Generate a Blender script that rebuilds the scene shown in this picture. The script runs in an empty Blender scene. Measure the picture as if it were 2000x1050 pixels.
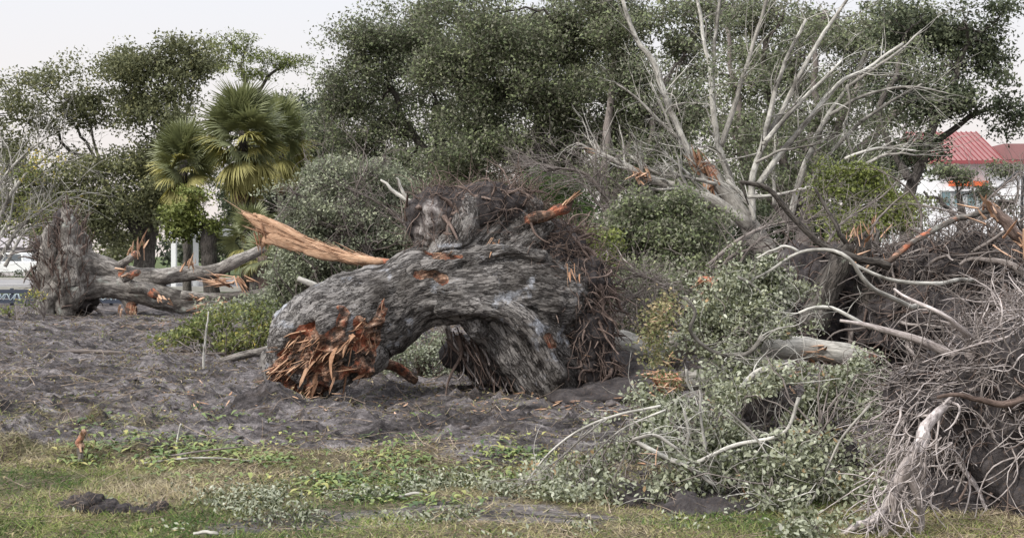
import bpy, math
import numpy as np
rng = np.random.default_rng(11)
sc = bpy.context.scene
COL = sc.collection
# ------------------------------------------------------------------ camera, sky, sun, exposure
S = 2414.0; CH = 1.6; HOR = 500.0
cam = bpy.data.cameras.new('camera'); camo = bpy.data.objects.new('camera', cam); COL.objects.link(camo)
cam.sensor_width = 36.0; cam.lens = 36.0 * S / 2000.0
cam.shift_y = -(525.0 - HOR) / 2000.0
cam.clip_start = 0.1; cam.clip_end = 6000
camo.location = (0, 0, CH); camo.rotation_euler = (math.radians(90), 0, 0)
sc.camera = camo
w = bpy.data.worlds.new("World"); sc.world = w; w.use_nodes = True
wn = w.node_tree; wn.nodes.clear()
SUN_EL, SUN_AZ = math.radians(42), math.radians(-128)      # azimuth measured from +Y towards +X
sky = wn.nodes.new('ShaderNodeTexSky'); sky.sky_type = 'NISHITA'; sky.sun_disc = False
sky.sun_elevation = SUN_EL; sky.sun_rotation = SUN_AZ; sky.dust_density = 4; sky.air_density = 1.0
tc = wn.nodes.new('ShaderNodeTexCoord'); sep = wn.nodes.new('ShaderNodeSeparateXYZ')
wn.links.new(tc.outputs['Generated'], sep.inputs[0])
rmp = wn.nodes.new('ShaderNodeValToRGB')                   # thin high overcast: cream at the horizon, white above
wn.links.new(sep.outputs['Z'], rmp.inputs[0])
e = rmp.color_ramp.elements
e[0].position = 0.0; e[0].color = (7.3, 6.5, 6.1, 1)
e[1].position = 1.0; e[1].color = (17.5, 17.8, 18.6, 1)
m_ = e.new(0.12); m_.color = (7.3, 6.95, 6.85, 1)
m_ = e.new(0.2); m_.color = (7.05, 7.1, 7.4, 1)
m_ = e.new(0.3); m_.color = (8.6, 8.6, 8.8, 1)
mix = wn.nodes.new('ShaderNodeMix'); mix.data_type = 'RGBA'; mix.inputs['Factor'].default_value = 0.93
wn.links.new(sky.outputs[0], mix.inputs['A']); wn.links.new(rmp.outputs[0], mix.inputs['B'])
bg = wn.nodes.new('ShaderNodeBackground'); bg.inputs['Strength'].default_value = 0.1
wo = wn.nodes.new('ShaderNodeOutputWorld')
wn.links.new(mix.outputs['Result'], bg.inputs['Color']); wn.links.new(bg.outputs[0], wo.inputs[0])
sl = bpy.data.lights.new('sun', 'SUN'); sl.energy = 2.8; sl.angle = math.radians(8); sl.color = (1.0, 0.95, 0.88)
so = bpy.data.objects.new('sun', sl); COL.objects.link(so); so.location = (-20, -20, 40)
from mathutils import Vector, Matrix
sd = Vector((math.sin(SUN_AZ) * math.cos(SUN_EL), math.cos(SUN_AZ) * math.cos(SUN_EL), math.sin(SUN_EL)))
so.rotation_euler = sd.to_track_quat('Z', 'Y').to_euler()
sc.view_settings.view_transform = 'Standard'; sc.view_settings.look = 'None'
sc.view_settings.exposure = 0.42; sc.view_settings.gamma = 1.0; sc.view_settings.use_curve_mapping = False
sc.cycles.max_bounces = 5; sc.cycles.diffuse_bounces = 3; sc.cycles.glossy_bounces = 2
sc.cycles.transmission_bounces = 2; sc.cycles.use_denoising = True

# ------------------------------------------------------------------ numeric helpers
def A(*a): return np.array(a, dtype=float)
def P(px, py, Y): return np.array([(px - 1000) / S * Y, Y, CH + (HOR - py) / S * Y])
def PL(pts, Y=None):                                          # polyline of (px, py[, Y])
    return np.array([P(p[0], p[1], (p[2] if len(p) > 2 else Y)) for p in pts])
def unit(v): return v / np.maximum(np.linalg.norm(v, axis=-1, keepdims=True), 1e-9)
def _h(ix, iy, iz, seed):
    h = (ix.astype(np.int64) * 374761393 + iy.astype(np.int64) * 668265263 + iz.astype(np.int64) * 2147483647 + seed * 1274126177) & 0xFFFFFFFF
    h = ((h ^ (h >> 13)) * 1274126177) & 0xFFFFFFFF
    h = ((h ^ (h >> 16)) * 2246822519) & 0xFFFFFFFF
    return ((h ^ (h >> 15)) & 0xFFFFFF) / float(0xFFFFFF) * 2 - 1
def vn(p, seed=0):
    i = np.floor(p).astype(np.int64); f = p - i; f = f * f * (3 - 2 * f)
    r = 0
    for dx in (0, 1):
        for dy in (0, 1):
            for dz in (0, 1):
                wgt = (f[..., 0] if dx else 1 - f[..., 0]) * (f[..., 1] if dy else 1 - f[..., 1]) * (f[..., 2] if dz else 1 - f[..., 2])
                r = r + wgt * _h(i[..., 0] + dx, i[..., 1] + dy, i[..., 2] + dz, seed)
    return r
def fbm(p, o=4, seed=0):
    r = 0; a = 1.0; t = 0
    for k in range(o):
        r = r + a * vn(p * (2.03 ** k) + 17.3 * k, seed + k); t += a; a *= 0.5
    return r / t
def ridge(p, o=3, seed=0):
    r = 0; a = 1.0; t = 0
    for k in range(o):
        r = r + a * (1 - 2 * np.abs(vn(p * (2.07 ** k) + 9.1 * k, seed + k))); t += a; a *= 0.5
    return r / t
def sm(e0, e1, x):
    t = np.clip((x - e0) / (e1 - e0), 0, 1); return t * t * (3 - 2 * t)
def xy3(x, y, s): return np.stack([x * s, y * s, np.zeros_like(x)], -1)

# ------------------------------------------------------------------ ground height and what grows there
def gh(x, y):
    x = np.asarray(x, float); y = np.asarray(y, float)
    mud = sm(9.6, 11.5, y + 0.8 * vn(xy3(x, y, 0.5), 3)) * (1 - sm(34, 42, y))
    h = 0.05 * vn(xy3(x, y, 0.45), 11) + 0.02 * vn(xy3(x, y, 1.3), 12)
    q = np.stack([x * 1.1, y * 0.9, 0 * x], -1)
    h = h + mud * (0.15 * fbm(q * 1.2, 4, 21) + 0.13 * np.maximum(0, ridge(q * 2.6, 3, 31)) ** 2)
    h = h + mud * (0.034 * ridge(np.stack([x * 4, y * 5, 0 * x], -1), 3, 41) + .024 * fbm(np.stack([x * 16, y * 12, 0 * x], -1), 2, 43))
    h = h + 0.010 * (1 - mud) * fbm(xy3(x, y, 9), 3, 51)
    # ploughed-up berm along the edge of the mud
    xc = x
    yb = 11.35 + 0.25 * vn(xy3(x, 0 * x, 0.6), 5)
    h = h + 0.13 * np.exp(-((y - yb) / 0.33) ** 2) * sm(-0.2, 0.5, vn(xy3(x, y, 0.9), 6) + 0.35) * sm(1.0, 0.2, x) * (0.7 + 0.6 * fbm(xy3(x, y, 5), 3, 8))
    h = h + 0.22 * np.exp(-((y - 12.3) / 0.35) ** 2 - ((x + 2.35) / 0.45) ** 2) * (0.8 + 0.5 * fbm(xy3(x, y, 6), 3, 9))
    far = 1 - sm(30, 45, y)
    return h * (0.25 + 0.75 * far)
def grassy(x, y):
    e = 1.3 * vn(xy3(x, y, 0.5), 61) + 0.9 * vn(xy3(x, y, 1.7), 62) + 0.5 * vn(xy3(x, y, 5), 63)
    g = 1 - sm(9.3, 11.3, y + e)
    g = g * (1 - .75 * sm(.1, .35, fbm(np.stack([x * .8, y * 1.3, 0 * x], -1), 3, 68)) * (y > 7.2))
    far = sm(44, 50, y)
    strip = 0.45 * np.exp(-((y - 13.0) / 0.45) ** 2) * sm(-0.1, 0.4, vn(xy3(x, y, 0.7), 66)) * (x < 1)
    thin = 0.32 * sm(0.15, 0.55, fbm(np.stack([x * 0.55, y * 0.28, 0 * x], -1), 3, 64)) * (y > 12)
    return np.clip(np.maximum(np.maximum(g, far), thin + strip), 0, 1)

# ------------------------------------------------------------------ object helpers
def tagp(o, label=None, cat=None, group=None, kind=None):
    if label: o['label'] = label
    if cat: o['category'] = cat
    if group: o['group'] = group
    if kind: o['kind'] = kind
    return o
def thing(name, label, cat, loc, group=None, rz=0.0):
    o = bpy.data.objects.new(name, None); COL.objects.link(o); o.location = tuple(float(v) for v in loc)
    o.rotation_euler = (0, 0, rz); o.empty_display_size = 0.2
    return tagp(o, label, cat, group)
def rawmesh(name, V, Fs, attrs=None, smooth=True):
    me = bpy.data.meshes.new(name)
    V = np.asarray(V, np.float32)
    me.vertices.add(len(V)); me.vertices.foreach_set('co', V.ravel())
    Fs = [np.asarray(f, np.int32) for f in Fs if len(f)]
    nl = sum(f.size for f in Fs); nf = sum(len(f) for f in Fs)
    me.loops.add(nl); me.polygons.add(nf)
    me.loops.foreach_set('vertex_index', np.concatenate([f.ravel() for f in Fs]))
    tot = np.concatenate([np.full(len(f), f.shape[1], np.int32) for f in Fs])
    st = np.concatenate([[0], np.cumsum(tot)[:-1]]).astype(np.int32)
    me.polygons.foreach_set('loop_start', st); me.polygons.foreach_set('loop_total', tot)
    me.polygons.foreach_set('use_smooth', np.full(nf, bool(smooth)))
    for k, a in (attrs or {}).items():
        a = np.asarray(a, np.float32)
        if a.ndim == 1:
            at = me.attributes.new(k, 'FLOAT', 'POINT'); at.data.foreach_set('value', a)
        else:
            at = me.attributes.new(k, 'FLOAT_VECTOR', 'POINT'); at.data.foreach_set('vector', a.ravel())
    me.update(calc_edges=True)
    return me
class MB:
    """collects pieces that end up in one mesh"""
    def __init__(s): s.V = []; s.F = {}; s.n = 0; s.bk = []; s.rnd = []; s.m = []
    def add(s, V, Fs, bk=None, rnd=None, m=None):
        V = np.asarray(V, float).reshape(-1, 3); k = len(V)
        s.V.append(V)
        s.bk.append(np.zeros((k, 3)) if bk is None else bk)
        s.rnd.append(np.broadcast_to(0.5 if rnd is None else rnd, (k,)))
        s.m.append(np.broadcast_to(0.0 if m is None else m, (k,)))
        for f in Fs:
            f = np.asarray(f, np.int64)
            if len(f): s.F.setdefault(f.shape[1], []).append(f + s.n)
        s.n += k
        return s
    def build(s, name, mat, parent=None, smooth=True, kind=None, label=None, off=None):
        if not s.n: return None
        V = np.concatenate(s.V)
        if parent is not None and off is None: off = np.array(parent.location)
        if off is not None: V = V - off
        me = rawmesh(name, V, [np.concatenate(v) for v in s.F.values()],
                     {'bk': np.concatenate(s.bk), 'rnd': np.concatenate(s.rnd), 'msk': np.concatenate(s.m)}, smooth)
        for mm in (mat if isinstance(mat, (list, tuple)) else [mat]): me.materials.append(mm)
        o = bpy.data.objects.new(name, me); COL.objects.link(o)
        if parent is not None: o.parent = parent
        return tagp(o, label, None, None, kind)

def resample(p, K, smooth=True):
    p = np.asarray(p, float)
    d = np.concatenate([[0], np.cumsum(np.linalg.norm(np.diff(p[:, :3], axis=0), axis=1))])
    t = np.linspace(0, d[-1], K)
    if not smooth or len(p) < 3:
        return np.stack([np.interp(t, d, p[:, i]) for i in range(p.shape[1])], 1)
    # Catmull-Rom through the points
    q = np.concatenate([[2 * p[0] - p[1]], p, [2 * p[-1] - p[-2]]])
    idx = np.clip(np.searchsorted(d, t, side='right') - 1, 0, len(p) - 2)
    u = ((t - d[idx]) / np.maximum(d[idx + 1] - d[idx], 1e-9))[:, None]
    a, b, c, e_ = q[idx], q[idx + 1], q[idx + 2], q[idx + 3]
    return 0.5 * (2 * b + (c - a) * u + (2 * a - 5 * b + 4 * c - e_) * u ** 2 + (3 * b - a - 3 * c + e_) * u ** 3)
def frames(Pt):
    T = unit(np.gradient(Pt, axis=1)); N, K, _ = Pt.shape
    ref = np.where(np.abs(T[:, 0, 2:3]) > 0.9, A(1, 0, 0), A(0, 0, 1))
    U = np.zeros_like(T); u = unit(np.cross(ref, T[:, 0]))
    for k in range(K):
        u = u - (u * T[:, k]).sum(-1, keepdims=True) * T[:, k]; u = unit(u); U[:, k] = u
    return T, U, np.cross(T, U)
def tubes(mb, Pt, R, sides=5, cap=False, rnd=None, flat=1.0, m=None, lump=0.0, seed=0):
    """batch of tubes, Pt (N,K,3), R (N,K)"""
    Pt = np.asarray(Pt, float)
    if Pt.ndim == 2: Pt = Pt[None]; R = np.asarray(R, float)[None]
    N, K, _ = Pt.shape
    if N == 0: return
    R = np.broadcast_to(R, (N, K))
    T, U, W = frames(Pt)
    an = np.arange(sides) / sides * 2 * np.pi
    c, s_ = np.cos(an), np.sin(an)
    Rr = R[:, :, None] * np.ones(sides)
    if lump:
        q = np.stack([c[None, None] * R[..., None] * 3 + 0 * Rr, s_[None, None] * R[..., None] * 3 + 0 * Rr, (Pt[..., 0:1] + Pt[..., 2:3]) * 2.2 + 0 * Rr], -1)
        q2 = q / np.maximum(R.mean(), 1e-4) * 0.35
        Rr = Rr * (1 + lump * fbm(q2, 3, seed))
    V = Pt[:, :, None] + Rr[..., None] * (c[None, None, :, None] * U[:, :, None] + flat * s_[None, None, :, None] * W[:, :, None])
    sl_ = np.concatenate([np.zeros((N, 1)), np.cumsum(np.linalg.norm(np.diff(Pt, axis=1), axis=2), 1)], 1)
    off = rng.random((N, 1, 1)) * 10
    bk = np.stack([c * R[..., None], s_ * R[..., None], (sl_[..., None] + off) * np.ones(sides)], -1)
    b = (np.arange(N) * K * sides)[:, None, None]
    k = np.arange(K - 1)[None, :, None]; j = np.arange(sides)[None, None]; j2 = (j + 1) % sides
    F = np.stack([b + k * sides + j, b + k * sides + j2, b + (k + 1) * sides + j2, b + (k + 1) * sides + j], -1).reshape(-1, 4)
    Fs = [F]
    if cap:
        f0 = (b[:, 0] + np.arange(sides)[::-1][None]); f1 = (b[:, 0] + (K - 1) * sides + np.arange(sides)[None])
        Fs += [f0, f1]
    rr = rng.random((N, 1)) if rnd is None else np.broadcast_to(np.asarray(rnd, float).reshape(-1, 1), (N, 1))
    rr = np.broadcast_to(rr, (N, K * sides)).ravel()
    if m is not None:
        m = np.broadcast_to(np.asarray(m, float)[..., None], (N, K, sides)).ravel()
    mb.add(V.reshape(-1, 3), Fs, bk.reshape(-1, 3), rr, m)
def limb(mb, pts, Y=None, r0=None, r1=None, K=None, sides=8, rads=None, wob=0.0, px=True, lump=0.12, cap=True, m=None, rnd=None, seed=0):
    """one limb through pixel points (px,py[,Y]) with radii in pixels"""
    pts = PL(pts, Y) if px else np.asarray(pts, float)
    Ym = pts[:, 1].mean(); sc_ = Ym / S if px else 1.0
    n = len(pts)
    if rads is None: rads = np.linspace(r0, r1, n)
    K = K or max(6, 5 * (n - 1))
    q = resample(np.concatenate([pts, np.asarray(rads, float)[:, None] * sc_], 1), K)
    c = q[:, :3]
    if wob:
        ph = rng.random() * 50
        s_ = np.linspace(0, 1, K)[:, None] * n * 2.0
        o = np.stack([vn(np.concatenate([s_ + ph, s_ * 0, s_ * 0 + i * 7.7], 1), seed + i) for i in range(3)], 1)
        c = c + o * wob * np.linspace(0.1, 1, K)[:, None]
    if isinstance(m, list): m = np.interp(np.linspace(0, 1, K), np.linspace(0, 1, n), m)[None]
    tubes(mb, c, np.maximum(q[:, 3], 0.002), sides, cap, rnd, lump=lump, m=m, seed=seed)
    return c, q[:, 3]
def wander(N, start, d, L, K, curl=0.3, grav=0.0, bias=None):
    start = np.broadcast_to(start, (N, 3)); d = unit(np.broadcast_to(d, (N, 3)).copy())
    L = np.broadcast_to(L, (N,)); st = (L / (K - 1))[:, None]
    out = np.zeros((N, K, 3)); out[:, 0] = start; p = start.copy(); dr = rng.normal(size=(N, 3)) * curl
    for k in range(1, K):
        dr = 0.55 * dr + rng.normal(size=(N, 3)) * curl * 0.7
        d = d + dr; d[:, 2] -= grav
        if bias is not None: d = d + bias
        d = unit(d); p = p + d * st; out[:, k] = p
    return out
def taper(N, K, r0, r1=0.3): return np.broadcast_to(np.asarray(r0, float).reshape(-1, 1), (N, 1)) * np.linspace(1, r1, K)[None]
def leafset(mb, C, size, asp=0.5, up=0.3, rnd=None, six=False, dirs=None, jit=0.35, tri=False):
    N = len(C)
    if N == 0: return
    sz = np.broadcast_to(size, (N,)) * rng.uniform(1 - jit, 1 + jit, N)
    a = rng.normal(size=(N, 3))
    if dirs is not None: a = a * 0.6 + dirs
    a = unit(a)
    n = rng.normal(size=(N, 3)); n[:, 2] = n[:, 2] * 1.0 + up * 2
    b = unit(np.cross(n, a)); n = np.cross(a, b)
    L = (sz / 2)[:, None]; W = L * asp
    if tri:
        W = W * 1.3; V = np.stack([C - a * L + b * W, C - a * L * .6 - b * W, C + a * L], 1); k = 3
    elif six:
        V = np.stack([C - a * L, C - a * L * .35 + b * W * .9 + n * W * .25, C + a * L * .4 + b * W * .85 + n * W * .25, C + a * L, C + a * L * .4 - b * W * .85 + n * W * .25, C - a * L * .35 - b * W * .9 + n * W * .25], 1)
        k = 6
    else:
        V = np.stack([C - a * L, C + b * W + n * W * .3, C + a * L, C - b * W + n * W * .3], 1); k = 4
    F = np.arange(N * k).reshape(N, k)
    r = rng.random(N) if rnd is None else np.broadcast_to(rnd, (N,))
    mb.add(V.reshape(-1, 3), [F], None, np.repeat(r, k))
def needles(mb, C, L, wd, d=None, n=10, spread=1.0, rnd=None):
    N = len(C); C2 = np.repeat(C, n, 0)
    a = rng.normal(size=(N * n, 3))
    if d is not None: a = a * spread + np.repeat(d, n, 0)
    a = unit(a); b = unit(np.cross(a, rng.normal(size=(N * n, 3))))
    Ln = rng.uniform(.6, 1.2, (N * n, 1)) * L
    V = np.stack([C2 - b * wd, C2 + b * wd, C2 + a * Ln], 1)
    r = np.repeat(rng.random(N), n) if rnd is None else np.repeat(rnd, n)
    mb.add(V.reshape(-1, 3), [np.arange(N * n * 3).reshape(-1, 3)], None, np.repeat(r, 3))

# ------------------------------------------------------------------ materials
def newmat(name):
    m = bpy.data.materials.new(name); m.use_nodes = True; t = m.node_tree
    b = t.nodes['Principled BSDF']; b.inputs['Roughness'].default_value = 0.9
    b.inputs['Specular IOR Level'].default_value = 0.2
    return m, t, b
def nod(t, typ, **k):
    n = t.nodes.new(typ)
    for a, v in k.items(): setattr(n, a, v)
    return n
def ramp(t, fac, stops, interp='LINEAR'):
    r = t.nodes.new('ShaderNodeValToRGB'); r.color_ramp.interpolation = interp
    e = r.color_ramp.elements
    e[0].position, e[0].color = stops[0][0], (*stops[0][1], 1)
    e[1].position, e[1].color = stops[-1][0], (*stops[-1][1], 1)
    for p, c in stops[1:-1]:
        x = e.new(p); x.color = (*c, 1)
    t.links.new(fac, r.inputs[0]); return r.outputs[0]
def mixc(t, f, a, b, mode='MIX'):
    n = t.nodes.new('ShaderNodeMix'); n.data_type = 'RGBA'; n.blend_type = mode
    for s_, v in ((n.inputs['Factor'], f), (n.inputs['A'], a), (n.inputs['B'], b)):
        if hasattr(v, 'is_output'): t.links.new(v, s_)
        elif isinstance(v, (int, float)): s_.default_value = v
        else: s_.default_value = (*v, 1)
    return n.outputs['Result']
def attr(t, name, out='Fac'):
    n = t.nodes.new('ShaderNodeAttribute'); n.attribute_name = name; return n.outputs[out]
def noise(t, vec, scale, detail=4, rough=0.6, dist=0.0, out='Fac'):
    n = t.nodes.new('ShaderNodeTexNoise'); n.inputs['Scale'].default_value = scale
    n.inputs['Detail'].default_value = detail; n.inputs['Roughness'].default_value = rough; n.inputs['Distortion'].default_value = dist
    if vec is not None: t.links.new(vec, n.inputs['Vector'])
    return n.outputs[out]
def mapping(t, vec, scale):
    n = t.nodes.new('ShaderNodeMapping'); n.inputs['Scale'].default_value = scale; t.links.new(vec, n.inputs['Vector']); return n.outputs[0]
def pos(t):
    return t.nodes.new('ShaderNodeNewGeometry').outputs['Position']
def bump(t, b, h, strength, dist):
    n = t.nodes.new('ShaderNodeBump'); n.inputs['Strength'].default_value = strength; n.inputs['Distance'].default_value = dist
    t.links.new(h, n.inputs['Height']); t.links.new(n.outputs[0], b.inputs['Normal'])
def mathn(t, op, a, b=None):
    n = t.nodes.new('ShaderNodeMath'); n.operation = op
    for i, v in enumerate((a, b)):
        if v is None: continue
        if hasattr(v, 'is_output'): t.links.new(v, n.inputs[i])
        else: n.inputs[i].default_value = v
    return n.outputs[0]
def leafmat(name, stops, back=None, rough=0.6, spec=0.3):
    m, t, b = newmat(name)
    c = ramp(t, attr(t, 'rnd'), stops)
    nz = noise(t, pos(t), 0.9, 2); c = mixc(t, 0.55, c, ramp(t, nz, [(.32, (.62, .66, .62)), (.68, (1.25, 1.22, 1.15))]), 'MULTIPLY')
    if back is not None:
        g = t.nodes.new('ShaderNodeNewGeometry'); c = mixc(t, g.outputs['Backfacing'], c, back)
    t.links.new(c, b.inputs['Base Color']); b.inputs['Roughness'].default_value = rough; b.inputs['Specular IOR Level'].default_value = spec
    tr = t.nodes.new('ShaderNodeBsdfTranslucent'); t.links.new(c, tr.inputs['Color'])
    mx = t.nodes.new('ShaderNodeMixShader'); mx.inputs[0].default_value = 0.22
    o = t.nodes['Material Output']; t.links.new(b.outputs[0], mx.inputs[1]); t.links.new(tr.outputs[0], mx.inputs[2]); t.links.new(mx.outputs[0], o.inputs[0])
    return m
TORN = [(.28, (.09, .06, .05)), (.42, (.24, .13, .09)), (.54, (.44, .28, .20)), (.7, (.68, .53, .42))]
def barkmat(name, dark, mid, light, patch=None, pamt=0.5, scale=1.0, torn=False, bs=0.8, bd=0.02, crack=.35, zr=1.6):
    m, t, b = newmat(name)
    bk = attr(t, 'bk', 'Vector')
    v = mapping(t, bk, (9 * scale, 9 * scale, zr * scale))
    n1 = noise(t, v, 1.6, 6, 0.65, 0.6)
    n2 = noise(t, mapping(t, bk, (30 * scale, 30 * scale, 9 * scale)), 1.5, 5, 0.7)
    h = mathn(t, 'ADD', mathn(t, 'MULTIPLY', n1, 1.0), mathn(t, 'MULTIPLY', n2, 0.45))
    vo = t.nodes.new('ShaderNodeTexVoronoi'); vo.feature = 'DISTANCE_TO_EDGE'; vo.inputs['Scale'].default_value = 2.2
    dv = t.nodes.new('ShaderNodeVectorMath'); dv.operation = 'ADD'; t.links.new(v, dv.inputs[0])
    if torn:
        vp = mapping(t, bk, (5.0, 5.0, 1.5)); t.links.new(vp, dv.inputs[0])
    dn = noise(t, v, 3.0, 3, .6, 0, 'Color'); t.links.new(dn, dv.inputs[1]); t.links.new(dv.outputs[0], vo.inputs['Vector'])
    ck = ramp(t, vo.outputs['Distance'], [(.0, (0, 0, 0)), (.13, (1, 1, 1))])
    h = mathn(t, 'ADD', h, mathn(t, 'MULTIPLY', ck, crack))
    c = ramp(t, mathn(t, 'MULTIPLY', h, 0.69 / (1 + .69 * crack)), [(.36, dark), (.49, mid), (.63, light)])
    c = mixc(t, 0.5, c, ramp(t, noise(t, pos(t), 1.3, 4, .65), [(.3, (.42, .38, .36)), (.5, (.95, .93, .92)), (.7, (1.5, 1.52, 1.56))]), 'MULTIPLY')
    c = mixc(t, 0.5, c, ramp(t, attr(t, 'rnd'), [(0, (.42, .38, .36)), (.5, (.95, .93, .92)), (1, (1.45, 1.45, 1.45))]), 'MULTIPLY')
    if torn:
        c = mixc(t, ramp(t, noise(t, pos(t), 1.0, 5, .7, .3), [(.5, (0, 0, 0)), (.62, (.75, .75, .75))]), c, (.05, .043, .038))
    if patch is not None:
        pn = noise(t, pos(t), 3.1, 6, 0.7, 0.4)
        c = mixc(t, ramp(t, pn, [(pamt, (0, 0, 0)), (pamt + .09, (.85, .85, .85))]), c, patch)
    if torn:
        gr = noise(t, mapping(t, bk, (22, 22, 3.2)), 1.7, 6, 0.75, 0.4)
        tw = ramp(t, gr, TORN)
        tw = mixc(t, .9, tw, ramp(t, noise(t, pos(t), 5.5, 6, .7), [(.3, (.35, .32, .32)), (.5, (.9, .88, .86)), (.66, (1.5, 1.55, 1.6))]), 'MULTIPLY')
        red = ramp(t, noise(t, pos(t), 4.0, 3), [(.47, (0, 0, 0)), (.58, (.75, .75, .75))])
        tw = mixc(t, red, tw, mixc(t, gr, (.22, .045, .03), (.72, .24, .12)))
        tw = mixc(t, ramp(t, noise(t, pos(t), 7.0, 5, .7), [(.46, (0, 0, 0)), (.56, (.9, .9, .9))]), tw, (.085, .07, .062))
        mk = mathn(t, 'ADD', attr(t, 'msk'), mathn(t, 'MULTIPLY', mathn(t, 'SUBTRACT', noise(t, pos(t), 8, 4), 0.5), 0.9))
        c = mixc(t, ramp(t, mk, [(.46, (0, 0, 0)), (.54, (1, 1, 1))]), c, tw)
    t.links.new(c, b.inputs['Base Color']); bump(t, b, h, bs, bd)
    return m
def plain(name, col, rough=0.6, spec=0.4, metal=0.0, nz=None, ns=3.0):
    m, t, b = newmat(name)
    b.inputs['Base Color'].default_value = (*col, 1); b.inputs['Roughness'].default_value = rough
    b.inputs['Specular IOR Level'].default_value = spec; b.inputs['Metallic'].default_value = metal
    if nz:
        f = noise(t, pos(t), ns, 5)
        t.links.new(mixc(t, 1.0, col, ramp(t, f, [(.3, (1 - nz,) * 3), (.7, (1 + nz,) * 3)]), 'MULTIPLY'), b.inputs['Base Color'])
    return m
M = {}
M['hero'] = barkmat('furrowed_oak_bark', (.032, .029, .028), (.14, .131, .126), (.27, .26, .252), (.44, .46, .51), .575, 1.2, True, 1.0, .06, .38)
M['grey'] = barkmat('grey_oak_bark', (.05, .045, .042), (.15, .14, .13), (.28, .265, .245), (.33, .35, .32), .58, 1.3, True, .8, .02)
M['pale'] = barkmat('pale_branch_bark', (.13, .125, .11), (.35, .345, .32), (.56, .55, .51), (.13, .12, .105), .6, 2.5, True, .5, .006, crack=.08)
M['dark'] = barkmat('dark_oak_bark', (.02, .018, .016), (.06, .055, .05), (.12, .11, .10), (.15, .16, .13), .6, 1.0, False, .8, .02)
M['mid'] = barkmat('brown_grey_twig_bark', (.07, .06, .055), (.17, .15, .14), (.28, .255, .24), None, .6, 3, False, .5, .005, crack=.08)
M['root'] = barkmat('brown_root_bark', (.035, .027, .024), (.12, .09, .078), (.25, .195, .17), None, .6, 3, False, .6, .005, crack=.08)
M['proot'] = barkmat('weathered_root_bark', (.10, .088, .085), (.29, .26, .25), (.55, .51, .50), None, .6, 3, False, .6, .005, crack=.08)
m, t, b = newmat('torn_wood')
bk = attr(t, 'bk', 'Vector'); gr = noise(t, mapping(t, bk, (40, 40, 4)), 2.0, 5, .7, .2)
c = ramp(t, gr, [(.25, (.17, .10, .07)), (.45, (.42, .27, .18)), (.75, (.66, .49, .36))])
c = mixc(t, .8, c, ramp(t, attr(t, 'rnd'), [(0, (.3, .26, .25)), (.3, (.65, .5, .42)), (.6, (.95, .9, .85)), (1, (1.15, 1.15, 1.2))]), 'MULTIPLY')
t.links.new(c, b.inputs['Base Color']); bump(t, b, gr, .8, .01); M['torn'] = m
m, t, b = newmat('dark_soil')
f1 = noise(t, pos(t), 5, 7, .7, .3); f2 = noise(t, pos(t), 38, 4, .7)
c = ramp(t, f1, [(.3, (.018, .016, .017)), (.5, (.045, .04, .041)), (.7, (.10, .09, .09))])
c = mixc(t, ramp(t, f2, [(.55, (0, 0, 0)), (.7, (.6, .6, .6))]), c, (.13, .09, .065))
c = mixc(t, attr(t, 'msk'), c, ramp(t, noise(t, mapping(t, pos(t), (9, 9, 3)), 2.2, 6, .7, .5), [(.35, (.10, .08, .075)), (.5, (.3, .27, .26)), (.7, (.5, .48, .47))]))
t.links.new(c, b.inputs['Base Color']); bump(t, b, mathn(t, 'ADD', f1, mathn(t, 'MULTIPLY', f2, .3)), 1.0, .05); M['soil'] = m
M['oakleaf'] = leafmat('oak_foliage', [(0, (.045, .058, .034)), (.45, (.125, .155, .078)), (.8, (.215, .25, .13)), (1, (.32, .345, .20))], (.2, .205, .15))
M['olive'] = leafmat('olive_oak_foliage', [(0, (.045, .055, .024)), (.5, (.135, .145, .07)), (.85, (.22, .22, .10)), (1, (.31, .29, .13))], (.17, .18, .10))
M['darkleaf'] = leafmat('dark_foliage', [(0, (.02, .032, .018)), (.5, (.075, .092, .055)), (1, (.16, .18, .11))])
M['silver'] = leafmat('silvery_foliage', [(0, (.10, .12, .07)), (.4, (.23, .26, .17)), (.8, (.37, .40, .28)), (1, (.48, .50, .38))], (.27, .29, .22))
M['fall'] = leafmat('fallen_oak_leaves', [(0, (.035, .048, .02)), (.38, (.115, .13, .068)), (.72, (.26, .275, .17)), (.97, (.47, .48, .355)), (1, (.38, .26, .14))], (.30, .32, .23), .38, .5)
M['lime'] = leafmat('lime_foliage', [(0, (.06, .08, .022)), (.5, (.155, .185, .05)), (1, (.30, .33, .11))])
M['yellow'] = leafmat('yellow_green_foliage', [(0, (.07, .10, .035)), (.5, (.17, .20, .07)), (.9, (.30, .30, .10)), (1, (.5, .4, .08))])
M['pine'] = leafmat('pine_needles', [(0, (.05, .10, .03)), (.5, (.12, .2, .06)), (1, (.2, .3, .10))])
M['straw'] = barkmat('dead_stalks', (.10, .08, .06), (.24, .19, .15), (.42, .35, .28), None, .6, 3, False, .5, .004, crack=.05)
M['clod'] = plain('dried_mud', (.12, .107, .108), .95, .1, 0, .4, 12)
M['drygrass'] = leafmat('grass_blades', [(0, (.05, .10, .02)), (.22, (.14, .2, .045)), (.42, (.27, .3, .10)), (.6, (.36, .33, .17)), (.8, (.3, .24, .15)), (1, (.45, .39, .27))], None, .7, .2)
M['litter'] = leafmat('leaf_litter', [(0, (.05, .04, .03)), (.3, (.15, .11, .07)), (.6, (.2, .18, .10)), (.8, (.16, .19, .08)), (1, (.42, .34, .22))], None, .8, .2)
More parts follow.
